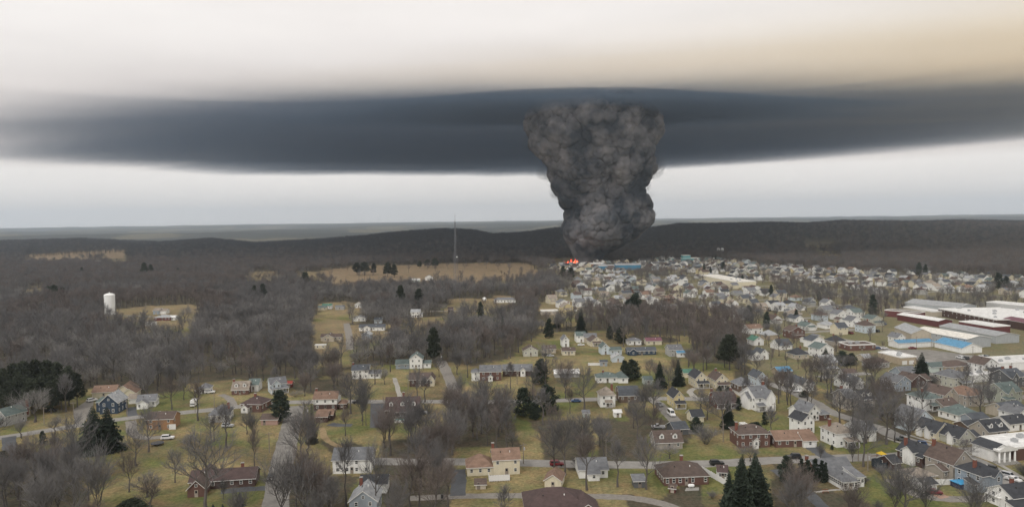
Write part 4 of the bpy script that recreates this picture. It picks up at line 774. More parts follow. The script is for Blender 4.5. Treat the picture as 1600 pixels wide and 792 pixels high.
def strip(name, pts, wdt, m, z, world=False, off=0.0, clear=True, label=None, jit=.25):
    W = pts if world else [G(*p) for p in pts]; W = smooth_line(W); L = []; rr_ = random.Random(int(W[0][0] * 7 + W[-1][1]))
    for i, p in enumerate(W):
        a = W[max(i - 1, 0)]; c = W[min(i + 1, len(W) - 1)]; d = np.array(c) - np.array(a); d /= np.linalg.norm(d) + 1e-9; n = np.array((-d[1], d[0]))
        q = np.array(p) + n * off; j1, j2 = rr_.uniform(-jit, jit), rr_.uniform(-jit, jit)
        L.append((q + n * (wdt / 2 + j1), q - n * (wdt / 2 + j2), q))
    b = MB(); b.v = []
    for l, r_, _ in L: b.v += [(l[0], l[1], z), (r_[0], r_[1], z)]
    for i in range(len(L) - 1): b.f.append([2 * i, 2 * i + 1, 2 * i + 3, 2 * i + 2]); b.m.append(0)
    if clear: ROADS.append((np.array([q for _, _, q in L]), wdt / 2))
    o = struct(b.build(name, [m]))
    if label: o['label'] = label
    return o
def pad(name, poly, m, z, label=None):
    b = MB(); b.face([(*G(*p), z) for p in poly]); FPAD.append([G(*p) for p in poly]); o = struct(b.build(name, [m]))
    if o.data.polygons[0].normal.z < 0: o.data.flip_normals()
    if label: o['label'] = label
FPAD = []
strip('road', [(-90, 698), (0, 684), (100, 668), (200, 653), (330, 640), (420, 630), (470, 628), (600, 627), (800, 627), (960, 623), (1080, 623), (1180, 627)], 6.5, ASPH, .030, label='pale two-lane road crossing the suburb')
strip('road', [(461, 634), (456, 660), (449, 690), (441, 725), (434, 765), (426, 830)], 7.5, PATCH, .036, label='patched side road running down to the bottom edge')
strip('road', [(716, 625), (707, 602), (697, 580), (689, 564)], 6, GRAV, .036, label='gravel road climbing into the wood')
strip('road', [(560, 720), (640, 721), (715, 721), (830, 723), (1000, 726), (1130, 723), (1200, 719), (1290, 716), (1400, 712), (1480, 706), (1540, 701), (1680, 690)], 7, ASPH, .030, label='lower road across the right of the suburb')
strip('road', [(1374, 668), (1400, 681), (1450, 697), (1500, 711), (1532, 724), (1562, 741), (1600, 764), (1640, 800)], 7, ASPH, .036, label='diagonal street past the bank')
strip('lane', [(640, 778), (720, 775), (800, 774), (880, 775), (930, 775), (990, 778), (1040, 788), (1080, 806)], 4, GRAV, .030)
strip('lane', [(1018, 624), (1031, 632), (1046, 648), (1062, 664), (1076, 678)], 5, PATCH, .040)
strip('lane', [(1212, 733), (1240, 752), (1265, 772), (1300, 806)], 4, DARKA, .030)
strip('lane', [(1392, 748), (1428, 770), (1480, 779), (1550, 777), (1610, 770)], 4.5, GRAV, .028)
strip('road', [(1202, 598), (1240, 613), (1275, 630), (1302, 645), (1374, 668)], 6, ASPH, .033, label='street by the long low white house')
strip('road', [(1300, 528), (1362, 540), (1440, 562), (1500, 575), (1560, 592), (1620, 606)], 9, ASPH, .030, label='wide road in front of the works')
strip('lane', [(541, 505), (545, 522), (547, 546)], 5, GRAV, .028)
strip('lane', [(600, 520), (625, 519), (632, 530), (636, 540)], 5, GRAV, .028)
strip('lane', [(640, 488), (690, 486), (730, 486), (800, 488)], 5, GRAV, .028)
strip('lane', [(150, 494), (200, 493), (240, 495)], 5, GRAV, .028)
for off in (-5.2, 5.2): strip('pavement', [(1400, 681), (1450, 697), (1500, 711), (1532, 724), (1562, 741), (1600, 764)], 1.5, PAVE, .12, off=off, clear=False, jit=.03)
strip('pavement', [(1418, 716), (1480, 711), (1530, 707)], 1.4, PAVE, .12, off=-2, clear=False, jit=.03)
strip('path', [(616, 590), (620, 602), (625, 620)], 2.2, PAVE, .028)
strip('path', [(503, 668), (508, 684), (522, 694), (545, 703)], 2.4, DIRT, .028)
strip('path', [(1273, 768), (1295, 766), (1314, 764)], 1.0, PAVE, .028)
strip('driveway', [(205, 636), (206, 645), (209, 655)], 4, DARKA, .028)
strip('driveway', [(205, 657), (206, 672), (216, 682), (238, 684), (262, 680)], 4, GRAV, .028)
strip('driveway', [(717, 733), (717, 750), (716, 774)], 4.6, DARKA, .034)
strip('driveway', [(345, 768), (380, 764), (430, 762)], 4, DARKA, .028)
strip('driveway', [(14, 682), (15, 694), (16, 710)], 4.5, DARKA, .034)
strip('driveway', [(45, 712), (80, 705), (110, 700), (140, 688)], 7, DARKA, .028)
strip('driveway', [(1268, 698), (1280, 706), (1296, 715)], 5, DARKA, .034)
strip('driveway', [(345, 616), (358, 622), (366, 634)], 3.5, GRAV, .028)
strip('driveway', [(1086, 606), (1078, 612), (1090, 624)], 3, PAVE, .028)
strip('driveway', [(1140, 603), (1152, 612), (1168, 624)], 3, PAVE, .034)
strip('driveway', [(515, 662), (530, 664), (550, 664)], 4, DARKA, .028)
pad('driveway', [(114, 640), (138, 624), (147, 626), (142, 645), (128, 664), (117, 663)], GRAV, .024)
pad('driveway', [(579, 630), (601, 630), (604, 668), (578, 668)], DARKA, .024)
pad('parking_lot', [(1500, 598), (1555, 603), (1562, 618), (1525, 622), (1500, 612)], PATCH, .024, label='grey parking lot behind the station')
pad('parking_lot', [(1395, 546), (1450, 546), (1530, 556), (1620, 560), (1620, 592), (1560, 588), (1480, 572), (1420, 558)], PATCH, .022, label='worn yard in front of the works')
pad('parking_lot', [(1430, 570), (1500, 582), (1530, 590), (1520, 600), (1460, 590), (1425, 580)], PATCH, .02, label='lot beside the lone spruce')
pad('patio', [(1072, 762), (1092, 761), (1092, 766), (1070, 767)], CONC, .1)
pad('driveway', [(1464, 768), (1484, 776), (1470, 779), (1455, 772)], mat('brick_drive', (.33, .22, .17), var=.2), .05)

NHAND = len(FOOT)
# ------------------------------------------------------------------ the rest of the town: rows of houses along a street grid
GA = R(15); UX, UY = math.cos(GA), math.sin(GA)
WORKS = [(1372, 462), (1545, 458), (1660, 476), (1660, 585), (1470, 585), (1365, 572), (1318, 552), (1318, 532), (1385, 515)]
def lump(x, y, rmin):
    for hx_, hy_ in HOUSES:
        if (hx_ - x) ** 2 + (hy_ - y) ** 2 < rmin * rmin: return True
    return False
cand = []
r3 = random.Random(19)
STREETV = 62.0
for iv in range(2, 26):
    v0 = iv * STREETV; us = []
    for side in (-1, 1):
        u = -900 + r3.uniform(0, 10)
        while u < 1500:
            u += r3.choice((14.5, 16, 17, 19, 22)); vv = v0 + side * (13 + r3.uniform(-1.5, 2.5))
            x = u * UX - vv * UY; y = u * UY + vv * UX
            if y < 300 or y > 1480: continue
            px, py = PIX(x, y, 0.0)
            if not (-20 < px < 1625): continue
            if not inpoly([px], [py], TOWN)[0] or inpoly([px], [py], WORKS)[0] or any(inpoly([px], [py], b_)[0] for b_ in BELTS): continue
            if px < 1195 and py > 500: continue
            if abs(u % 118) < 9: continue
            us.append(u)
            if r3.random() < .10 or lump(x, y, 15.5): continue
            if any(((np.asarray(rp) - (x, y)) ** 2).sum(1).min() < (hw_ + 9) ** 2 for rp, hw_ in ROADS if abs(rp[:, 1] - y).min() < 40): continue
            cand.append((x, y, side, u, vv)); HOUSES.append((x, y))
            if r3.random() < .25: cand.append((x + UX * 6 - side * UY * 15, y + UY * 6 + side * UX * 15, 9, u, vv))
    if us:
        seg = []
        for u in np.arange(min(us) - 10, max(us) + 10, 30): seg.append((u * UX - v0 * UY, u * UY + v0 * UX))
        ok = [q for q in seg if inpoly(*[[c_] for c_ in PIX(*q)], TOWN)[0] and not inpoly(*[[c_] for c_ in PIX(*q)], WORKS)[0]]
        run = []
        for q in ok + [None]:
            if q is not None and (not run or math.hypot(q[0] - run[-1][0], q[1] - run[-1][1]) < 45): run.append(q)
            else:
                if len(run) > 1: strip('street', run, 6, ASPH, .026, world=True)
                run = [q] if q else []
cand.sort(key=lambda c_: math.hypot(c_[0], c_[1]))
AUTO = []
wl_names = ['white'] * 14 + ['cream'] * 4 + ['blue', 'grey', 'grey', 'grey', 'sage', 'beige', 'beige', 'beige', 'yellow', 'tan', 'brick', 'bluegrey', 'stone', 'stone']
rf_names = ['grey'] * 5 + ['slate'] * 4 + ['brown'] * 3 + ['charcoal'] * 3 + ['lightgrey'] * 4 + ['greengrey'] * 2 + ['brown', 'tan', 'tan', 'orange', 'maroon']
def auto_spec():
    k = r3.choice(('gx', 'gx', 'gy', 'gy', 'hip')); two = r3.random() < .6
    return dict(kind=k, w=r3.uniform(7.5, 10.5), d=r3.uniform(8, 11), h=r3.uniform(4.4, 5.2) if two else r3.uniform(2.7, 3.2), rise=r3.uniform(2.2, 3.2), wall=r3.choice(wl_names), roof=r3.choice(rf_names))
n_ind = 0; REST = []
for (x, y, side, u, vv) in cand:
    sp = auto_spec()
    if side == 9: sp.update(w=r3.uniform(5, 7), d=r3.uniform(5, 7), h=2.5, rise=1.4, kind=r3.choice(('gx', 'gy')))
    if n_ind >= 185 or (side == 9 and y > 650): REST.append((x, y, side, sp)); continue
    n_ind += 1
    e = bpy.data.objects.new('garage' if side == 9 else 'house', None); COL.objects.link(e); yaw = GA + r3.uniform(-.03, .03) + (math.pi / 2 if (side != 9 and r3.random() < .25) else 0)
    e.location = (x, y, 0); e.rotation_euler = (0, 0, yaw); w_, d_ = sp['w'], sp['d']; bk = (-w_ / 2, w_ / 2, -d_ / 2, d_ / 2)
    wall_part(e, bk, sp['h'], sp['kind'], sp['rise'], wallm(sp['wall'])); roof_part(e, bk, sp['h'], sp['kind'], sp['rise'], roofm(sp['roof']))
    if y < 760: wins(e, bk, sp['h'], 'fl' if side != 9 else 'f', gap=3.2, skip=.15)
    if side != 9 and r3.random() < .45:
        bk2 = (-w_ / 2 + r3.uniform(0, w_ * .3), w_ / 2 - r3.uniform(0, w_ * .3), -d_ / 2 - 2.2, -d_ / 2); wall_part(e, bk2, 2.5, 'shed', .7, wallm(sp['wall']), 'porch'); roof_part(e, bk2, 2.5, 'shed', .7, roofm(sp['roof']), 'porch_roof')
    if side != 9 and r3.random() < .4:
        b = MB(); cx_ = w_ * .2; zt = sp['h'] + sp['rise'] + .7; b.box(cx_ - .35, cx_ + .35, -.35, .35, sp['h'], zt, 0); b.build('chimney', [BRICK], e)
    FOOT.append((x, y, math.cos(yaw), math.sin(yaw), w_ / 2, d_ / 2 + 1)); AUTO.append((e, x, y, side, sp))
def far_mesh(specs):
    groups = {}
    for (x, y, side, sp) in specs:
        for part_, key in (('w', sp['wall']), ('r', sp['roof'])): groups.setdefault((part_, key), None)
    keys = sorted(groups); mats_ = [wallm(k) if p == 'w' else roofm(k) for p, k in keys]; idx = {k: i for i, k in enumerate(keys)}; b = MB()
    for (x, y, side, sp) in specs:
        w_, d_, h_, rs = sp['w'] / 2, sp['d'] / 2, sp['h'], sp['rise']; yaw = GA + r3.uniform(-.05, .05) + (math.pi / 2 if sp['kind'] == 'gx' else 0); c_, s_ = math.cos(yaw), math.sin(yaw); wi, ri = idx[('w', sp['wall'])], idx[('r', sp['roof'])]; i0 = len(b.v)
        b.box(-w_, w_, -d_, d_, 0, h_, wi); b.face([(-w_, -d_, h_), (w_, -d_, h_), (0, -d_, h_ + rs)], wi); b.face([(w_, d_, h_), (-w_, d_, h_), (0, d_, h_ + rs)], wi)
        for sg in (-1, 1): b.face([(sg * (w_ + .4), -d_ - .4, h_ - .3), (sg * (w_ + .4), d_ + .4, h_ - .3), (0, d_ + .4, h_ + rs + .05), (0, -d_ - .4, h_ + rs + .05)], ri)
        for i in range(i0, len(b.v)): X, Y, Z_ = b.v[i]; b.v[i] = (x + X * c_ - Y * s_, y + X * s_ + Y * c_, Z_)
        FOOT.append((x, y, c_, s_, w_, d_))
    return b, mats_
if REST:
    b, mats_ = far_mesh(REST); o = b.build('far_town', mats_); struct(o, 'stuff'); o['label'] = 'far houses of the town below the wooded ridge'
# ------------------------------------------------------------------ trees
def bark(name, col): return mat(name, col, rough=.95, var=.2, scale=.8, rand=.22, spec=.1)
BARK = bark('bark', (0.10, 0.09, 0.084)); TWIG = bark('twigs', (0.140, 0.135, 0.135)); TWIG2 = bark('brown_twigs', (0.150, 0.128, 0.118)); TWIG3 = bark('pale_twigs', (0.21, 0.202, 0.195))
def rot_about(d, ax, a): return Matrix.Rotation(a, 3, ax) @ d
def grow_tree(seed, lv, form, thick):
    """a leafless tree of unit height: trunk with limbs, and the branches and twigs above"""
    r = random.Random(seed); TR = MB(); CR = MB(); nl, nb, nbl, ntw = lv
    def seg(mb, a, b_, ra, rb, n): mb.tube(a, b_, ra, rb, n)
    def tri(a, d, L, wd): # one thin twig
        s_ = d.cross(Vector((r.uniform(-1, 1), r.uniform(-1, 1), r.uniform(-1, 1)))).normalized() * wd; e_ = a + d * L + Vector((0, 0, .12 * L))
        CR.face([a - s_, a + s_, e_])
    bole = dict(oval=.30, spread=.22, vase=.16, tall=.42)[form]
    p = Vector((0, 0, 0)); axis = [p]; top = .78 if form in ('oval', 'tall') else bole + .15
    k_ = 5
    for i in range(k_): axis.append(Vector((r.uniform(-.012, .012) * (i + 1), r.uniform(-.012, .012) * (i + 1), top * (i + 1) / k_)))
    r0 = .022 if form != 'spread' else .03
    def rr(f): return r0 * (1 - .75 * f)
    for i in range(k_): seg(TR, axis[i], axis[i + 1], rr(i / k_) * (1.35 if i == 0 else 1), rr((i + 1) / k_), 7)
    for li in range(nl):
        f = bole / top + (1 - bole / top) * (li + r.uniform(0, .8)) / nl; f = min(f, .98); q = f * k_; i = min(int(q), k_ - 1); a = axis[i].lerp(axis[i + 1], q - i)
        az = li * 2.4 + r.uniform(-.5, .5); tilt = {'oval': R(r.uniform(48, 74)), 'tall': R(r.uniform(40, 62)), 'spread': R(r.uniform(52, 78)), 'vase': R(r.uniform(16, 48))}[form] * (1.05 - .5 * f)
        d = Vector((math.cos(az) * math.sin(tilt), math.sin(az) * math.sin(tilt), math.cos(tilt)))
        L = {'oval': .46, 'tall': .34, 'spread': .54, 'vase': .70}[form] * (1.15 - .5 * f) * r.uniform(.8, 1.15); ra = rr(f) * .62
        pts = [a]; dd = d.copy(); ns = 4
        for s_ in range(ns):
            dd = (dd + Vector((r.uniform(-.16, .16), r.uniform(-.16, .16), r.uniform(.0, .2)))).normalized(); pts.append(pts[-1] + dd * (L / ns))
        for s_ in range(ns): seg(TR, pts[s_], pts[s_ + 1], ra * (1 - .2 * s_), ra * (1 - .2 * (s_ + 1)), 5)
        for bi in range(nb):
            g = .25 + .75 * (bi + r.random() * .8) / nb; g = min(g, 1.0); q = g * ns; s_ = min(int(q), ns - 1); b0 = pts[s_].lerp(pts[s_ + 1], min(q - s_, 1))
            base = (pts[s_ + 1] - pts[s_]).normalized(); pd = base.orthogonal(); pd.rotate(Matrix.Rotation(r.uniform(0, 6.28), 3, base)); bd = (base + pd.normalized() * r.uniform(.7, 1.25) + Vector((0, 0, .15))).normalized()
            bl = L * r.uniform(.5, .75) * (1.1 - .35 * g); rb = ra * (1 - .75 * g) * .6 + .0012 * thick; m1 = b0 + bd * bl * .5; bd2 = (bd + Vector((r.uniform(-.25, .25), r.uniform(-.25, .25), .2))).normalized(); m2 = m1 + bd2 * bl * .5
            seg(CR, b0, m1, rb, rb * .7, 3); seg(CR, m1, m2, rb * .7, rb * .3, 3)
            for ci in range(nbl):
                h = (ci + 1 + r.random() * .5) / (nbl + .5); h = min(h, 1); c0 = b0.lerp(m1, h * 2) if h < .5 else m1.lerp(m2, h * 2 - 1); bb = bd if h < .5 else bd2
                cd = (bb + Vector((r.uniform(-1, 1), r.uniform(-1, 1), r.uniform(-.5, 1))) * .85).normalized(); cl = bl * r.uniform(.38, .62)
                tri(c0, cd, cl, .0013 * thick)
                for ti in range(ntw):
                    t0 = c0 + cd * cl * (ti + .6) / (ntw + .3); td = (cd + Vector((r.uniform(-1, 1), r.uniform(-1, 1), r.uniform(-.5, .9))) * .9).normalized(); tri(t0, td, cl * r.uniform(.45, .8), .0010 * thick)
    return TR, CR
NEAR = []; FORMS = ['oval', 'oval', 'vase', 'spread', 'tall', 'oval', 'vase', 'tall', 'spread']
for i, f in enumerate(FORMS):
    TR, CR = grow_tree(100 + i, (10, 8, 7, 5) if f != 'vase' else (9, 9, 7, 5), f, 1.5)
    NEAR.append((TR.mesh('trunk', [BARK]), CR.mesh('crown', [(TWIG, TWIG2, TWIG, TWIG3, TWIG2)[i % 5]])))
def merged(parts, name):
    me = bpy.data.meshes.new(name); V = []; Fc = []; M = []; mats_ = []
    for mb, m in parts:
        k = len(V); V += mb.v; Fc += [[k + a for a in f] for f in mb.f]; M += [len(mats_)] * len(mb.f); mats_.append(m)
    me.from_pydata(V, [], Fc)
    for m in mats_: me.materials.append(m)
    me.polygons.foreach_set('material_index', M); me.update(); return me
MID = []; FAR = []; RIDGE = []; RTW = bark('smoke_shaded_twigs', (0.082, 0.085, 0.092)); RTB = bark('smoke_shaded_bark', (0.06, 0.057, 0.056))  # twig and bark copies with smoke shade and bluish haze put into their colour
for i, f in enumerate(('oval', 'tall', 'oval', 'vase', 'tall', 'spread')):
    TR, CR = grow_tree(300 + i, (8, 6, 4, 3), f, 3.0); MID.append(merged([(TR, BARK), (CR, (TWIG, TWIG2, TWIG3)[i % 3 if i != 2 else 0])], 'wood_tree'))
for i, f in enumerate(('oval', 'oval', 'tall', 'vase')):
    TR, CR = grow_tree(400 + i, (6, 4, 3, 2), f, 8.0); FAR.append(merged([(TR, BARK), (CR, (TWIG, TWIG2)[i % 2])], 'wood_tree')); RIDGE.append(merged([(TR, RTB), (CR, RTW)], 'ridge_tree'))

# where trees stand
def blocked(X, Y, margin=2.0, front=True):
    bad = np.zeros(len(X), bool)
    for fi, (fx, fy, c, s_, hw_, hd) in enumerate(FOOT):
        dx, dy = X - fx, Y - fy; u = dx * c + dy * s_; v = -dx * s_ + dy * c
        bad |= (np.abs(u) < hw_ + margin) & (np.abs(v) < hd + margin)
        if front:   # the open yard on the viewer's side of a house
            dist = math.hypot(fx, fy); nx, ny = -fx / dist, -fy / dist; a = dx * nx + dy * ny; l = np.abs(dx * ny - dy * nx)
            reach = (27 if dist < 420 and fx < 105 else 11 if dist < 420 else 30 if dist < 460 else 55) if fi < NHAND else (18 if dist < 600 else 9)
            bad |= (a > 0) & (a < hd + reach) & (l < max(hw_, hd) * .95 + (2 if dist < 420 else 1 if dist < 600 else -1))
    for ri, (P_, hw_) in enumerate(ROADS):
        if ri in (0, 3) and front:  # keep most of the near side of the two through roads open
            for sh in (8., 16.):
                for i in range(0, len(P_) - 1, 2): bad |= ((X - P_[i][0]) ** 2 + (Y + sh - P_[i][1]) ** 2 < (hw_ + 5) ** 2) & (vnoise(X / 14, Y / 14, 131) < .62)
        for i in range(0, len(P_) - 1):
            a, b_ = P_[i], P_[i + 1]; d = b_ - a; L2 = (d ** 2).sum() + 1e-9
            t_ = np.clip(((X - a[0]) * d[0] + (Y - a[1]) * d[1]) / L2, 0, 1); bad |= (X - a[0] - t_ * d[0]) ** 2 + (Y - a[1] - t_ * d[1]) ** 2 < (hw_ + 1.5) ** 2
    for poly in FPAD: bad |= inpoly(X, Y, poly)
    return bad
sp_ = 6.4
gx, gy = np.meshgrid(np.arange(-1350, 1350, sp_), np.arange(186, 1700, sp_)); gx = gx.ravel() + nrs.uniform(-.5, .5, gx.size) * sp_; gy = gy.ravel() + nrs.uniform(-.5, .5, gy.size) * sp_
keep = np.abs(gx) < gy * .78 + 20; gx, gy = gx[keep], gy[keep]
wd, tw, sb, clr = cover_wood(gx, gy); thin = np.where(gy > 900, .72, 1.0)
keep = nrs.uniform(0, 1, len(gx)) < wd * thin * np.where(wd > .8, np.clip(.55 + .9 * fbm(gx / 55, gy / 55, 61, 2), .5, 1), 1); gx, gy, tw, wd = gx[keep], gy[keep], tw[keep], wd[keep]
keep = ~blocked(gx, gy); gx, gy, tw, wd = gx[keep], gy[keep], tw[keep], wd[keep]
# hedgerow of the ridge and beyond
g2x, g2y = np.meshgrid(np.arange(-2400, 2400, 11.0), np.arange(1700, 2760, 11.0)); g2x = g2x.ravel() + nrs.uniform(-5, 5, g2x.size); g2y = g2y.ravel() + nrs.uniform(-5, 5, g2y.size)
q_ = (np.abs(g2x) < g2y * .76 + 30); g2x, g2y = g2x[q_], g2y[q_]; g2z = height(g2x, g2y); px2, py2 = PIX(g2x, g2y, g2z)
q_ = np.ones(len(g2x), bool)
for poly in CLEAR: q_ &= ~inpoly(px2, py2, poly)
for poly in ([(1255, 378), (1302, 376), (1305, 388), (1258, 390)], [(1375, 360), (1440, 358), (1440, 364), (1378, 364)], [(1490, 361), (1525, 361), (1525, 367), (1490, 367)]): q_ &= ~inpoly(px2, py2, poly)
g2x, g2y, g2z = g2x[q_], g2y[q_], g2z[q_]

# trees one can name by sight: x, y of the foot and y of the top in the photograph, form, crown width
BIG = [(55, 659, 600, 3, 62), (86, 677, 647, 3, 34), (33, 683, 650, 3, 34), (-3, 692, 655, 0, 30), (322, 802, 688, 0, 86), (230, 776, 731, 3, 60), (155, 815, 702, 2, 74), (398, 741, 672, 4, 24), (441, 812, 712, 2, 92), (349, 779, 748, 2, 28), (548, 646, 590, 0, 42), (686, 771, 690, 2, 46),
       (294, 702, 672, 3, 24), (330, 690, 652, 0, 26), (386, 678, 648, 0, 24), (92, 812, 708, 2, 60), (70, 815, 712, 7, 46), (498, 812, 716, 6, 64), (541, 792, 690, 7, 36), (587, 800, 705, 0, 40), (709, 701, 655, 3, 40), (776, 700, 640, 4, 30), (792, 704, 640, 7, 30), (866, 735, 668, 0, 46), (883, 742, 660, 0, 44), (917, 765, 680, 4, 40), (965, 760, 690, 7, 34), (1010, 764, 690, 0, 44), (913, 640, 580, 0, 40), (884, 622, 585, 0, 24), (1046, 716, 690, 3, 40), (1095, 640, 612, 5, 26), (1105, 655, 622, 0, 28),
       (1022, 648, 600, 0, 34), (1166, 632, 590, 7, 18), (1312, 664, 612, 0, 44), (1353, 692, 628, 7, 34), (1385, 694, 620, 0, 50), (1336, 700, 655, 2, 30), (1283, 596, 560, 0, 40), (1324, 580, 558, 0, 30), (1546, 612, 575, 0, 28), (1506, 716, 690, 5, 32), (1420, 700, 640, 0, 34), (652, 622, 580, 0, 24), (664, 628, 590, 7, 26), (720, 630, 588, 2, 26), (567, 664, 625, 7, 12), (572, 664, 622, 7, 12), (586, 600, 570, 0, 26), (601, 600, 572, 3, 24), (1282, 722, 692, 2, 20), (1332, 722, 690, 2, 26), (1440, 655, 600, 0, 26), (1172, 720, 690, 3, 40)]
TREES = []
def add_tree(px, by, ty, v, wpx=None):
    x, y = G(px, by); D = math.hypot(x, y); hgt = max(3.0, (by - ty) / (F / y) * 1.05); wid = (wpx / (F / y)) if wpx else hgt * .7
    natw = {'oval': .62, 'spread': .95, 'vase': .85, 'tall': .5}[FORMS[v]]; TREES.append((x, y, hgt, v, wid / (hgt * natw)))
for b_ in BIG: add_tree(*b_)
order = np.argsort(np.hypot(gx, gy)); bigxy = np.array([(t_[0], t_[1]) for t_ in TREES])
stuff = []
for i in order:
    x, y = float(gx[i]), float(gy[i])
    if len(TREES) < 300 and ((bigxy - (x, y)) ** 2).sum(1).min() > 16:
        TREES.append((x, y, rnd.uniform(9.5, 16.5) * (.8 if tw[i] else 1), rnd.choice((0, 0, 1, 5, 4, 7, 2, 6)), rnd.uniform(.85, 1.1)))
    else: stuff.append(i)
ANCHP = np.array([(a[0], a[1]) for a in ANCH])
SPOT = {}
def anchor_phrase(x, y):               # which named thing stands closest, and on which side of it this one is
    D = math.hypot(x, y); d2 = ((ANCHP - (x, y)) ** 2).sum(1); j = int(d2.argmin()); ax, ay, ph = ANCH[j]
    vx, vy = x - ax, y - ay; nx, ny = x / D, y / D; a = vx * nx + vy * ny; l = vx * ny - vy * nx
    rel = ('behind' if a > 0 else 'in front of') if abs(a) > abs(l) else ('right of' if l > 0 else 'left of')
    return rel, ph, math.sqrt(d2[j])
ORD = ['first', 'second', 'third', 'fourth', 'fifth', 'sixth', 'seventh', 'eighth', 'ninth', 'tenth', 'eleventh', 'twelfth', 'thirteenth', 'fourteenth', 'fifteenth', 'sixteenth', 'seventeenth', 'eighteenth', 'nineteenth', 'twentieth']
def ordn(k): return ORD[k] if k < 20 else ('twenty-' + ORD[k - 20] if k < 29 else 'thirty-' + ORD[(k - 30) % 9] if k < 39 else 'forty-' + ORD[(k - 40) % 9])
def label_all(items, what, cat, group):  # items: (object, x, y, look)
    pots = {}
    for o, x, y, look in items:
        rel, ph, d = anchor_phrase(x, y); pots.setdefault((look, rel, ph), []).append((d, o))
    for (look, rel, ph), L in pots.items():
        L.sort(key=lambda q: q[0])
        for k, (d, o) in enumerate(L):
            lead = '' if len(L) == 1 else ordn(k) + ' '
            out_ = '' if len(L) == 1 else ' counting outward'
            tag(o, f'{lead}{look} {what} {rel} the {ph}{out_}', cat, group)
items = []
looks = {'oval': 'bare round-crowned', 'spread': 'bare spreading', 'vase': 'bare many-stemmed', 'tall': 'bare slender'}
for k, (x, y, hgt, v, ws) in enumerate(TREES):
    e = bpy.data.objects.new('bare_tree', None); COL.objects.link(e); e.location = (x, y, -.05); e.rotation_euler = (0, 0, rnd.uniform(0, 6.28)); e.scale = (hgt * ws, hgt * ws, hgt)
    link('trunk', NEAR[v][0], e); link('crown', NEAR[v][1], e)
    items.append((e, x, y, ('tall ' if hgt > 13 else 'small ' if hgt < 8.5 else '') + looks[FORMS[v]]))
label_all(items, 'tree', 'tree', 'bare trees of the suburb')
wn = {'white': 'white', 'cream': 'cream', 'blue': 'pale blue', 'grey': 'grey', 'sage': 'sage', 'beige': 'beige', 'yellow': 'yellow', 'tan': 'tan', 'brick': 'brick', 'bluegrey': 'blue-grey', 'mint': 'mint', 'stone': 'taupe'}
label_all([(e, x, y, wn[sp['wall']] + ' ' + {'lightgrey': 'pale grey', 'greengrey': 'green-grey'}.get(sp['roof'], sp['roof']) + '-roofed') for e, x, y, side, sp in AUTO if side != 9], 'house', 'house', 'houses in the town rows')
label_all([(e, x, y, wn[sp['wall']] + ' ' + {'lightgrey': 'pale grey', 'greengrey': 'green-grey'}.get(sp['roof'], sp['roof']) + '-roofed') for e, x, y, side, sp in AUTO if side == 9], 'backyard garage', 'garage', 'backyard garages of the town')

def scatter(name, pts, rots, scl, var, sources, label):
    me = bpy.data.meshes.new(name); me.vertices.add(len(pts)); me.vertices.foreach_set('co', np.asarray(pts, np.float32).ravel())
    for nm, dt, arr in (('rot', 'FLOAT', rots), ('scl', 'FLOAT', scl), ('wid', 'FLOAT', nrs.uniform(.85, 1.15, len(pts)))):
        a = me.attributes.new(nm, dt, 'POINT'); a.data.foreach_set('value', np.asarray(arr, np.float32))
    a = me.attributes.new('var', 'INT', 'POINT'); a.data.foreach_set('value', np.asarray(var, np.int32)); me.update()
    o = link(name, me); struct(o, 'stuff'); o['label'] = label
    ng = bpy.data.node_groups.new(name, 'GeometryNodeTree'); ng.interface.new_socket('Geometry', in_out='INPUT', socket_type='NodeSocketGeometry'); ng.interface.new_socket('Geometry', in_out='OUTPUT', socket_type='NodeSocketGeometry')
    N = ng.nodes; gi = N.new('NodeGroupInput'); go = N.new('NodeGroupOutput'); ip = N.new('GeometryNodeInstanceOnPoints'); gti = N.new('GeometryNodeGeometryToInstance')
    for k, me_ in reversed(list(enumerate(sources))):
        so = bpy.data.objects.new(name + '_source', me_); oi = N.new('GeometryNodeObjectInfo'); oi.inputs['Object'].default_value = so; ng.links.new(oi.outputs['Geometry'], gti.inputs[0])
    def named(nm, ty):
        n = N.new('GeometryNodeInputNamedAttribute'); n.data_type = ty; n.inputs['Name'].default_value = nm; return n.outputs['Attribute']
    ng.links.new(gi.outputs[0], ip.inputs['Points']); ng.links.new(gti.outputs[0], ip.inputs['Instance']); ip.inputs['Pick Instance'].default_value = True
    ng.links.new(named('var', 'INT'), ip.inputs['Instance Index'])
    cr = N.new('ShaderNodeCombineXYZ'); ng.links.new(named('rot', 'FLOAT'), cr.inputs['Z']); ng.links.new(cr.outputs[0], ip.inputs['Rotation'])
    cs = N.new('ShaderNodeCombineXYZ'); mu = N.new('ShaderNodeMath'); mu.operation = 'MULTIPLY'; s1 = named('scl', 'FLOAT'); ng.links.new(s1, mu.inputs[0]); ng.links.new(named('wid', 'FLOAT'), mu.inputs[1])
    ng.links.new(mu.outputs[0], cs.inputs['X']); ng.links.new(mu.outputs[0], cs.inputs['Y']); ng.links.new(s1, cs.inputs['Z']); ng.links.new(cs.outputs[0], ip.inputs['Scale'])
    ng.links.new(ip.outputs[0], go.inputs[0]); md = o.modifiers.new('scatter', 'NODES'); md.node_group = ng
    return o
si = np.array(stuff); sx, sy = gx[si], gy[si]
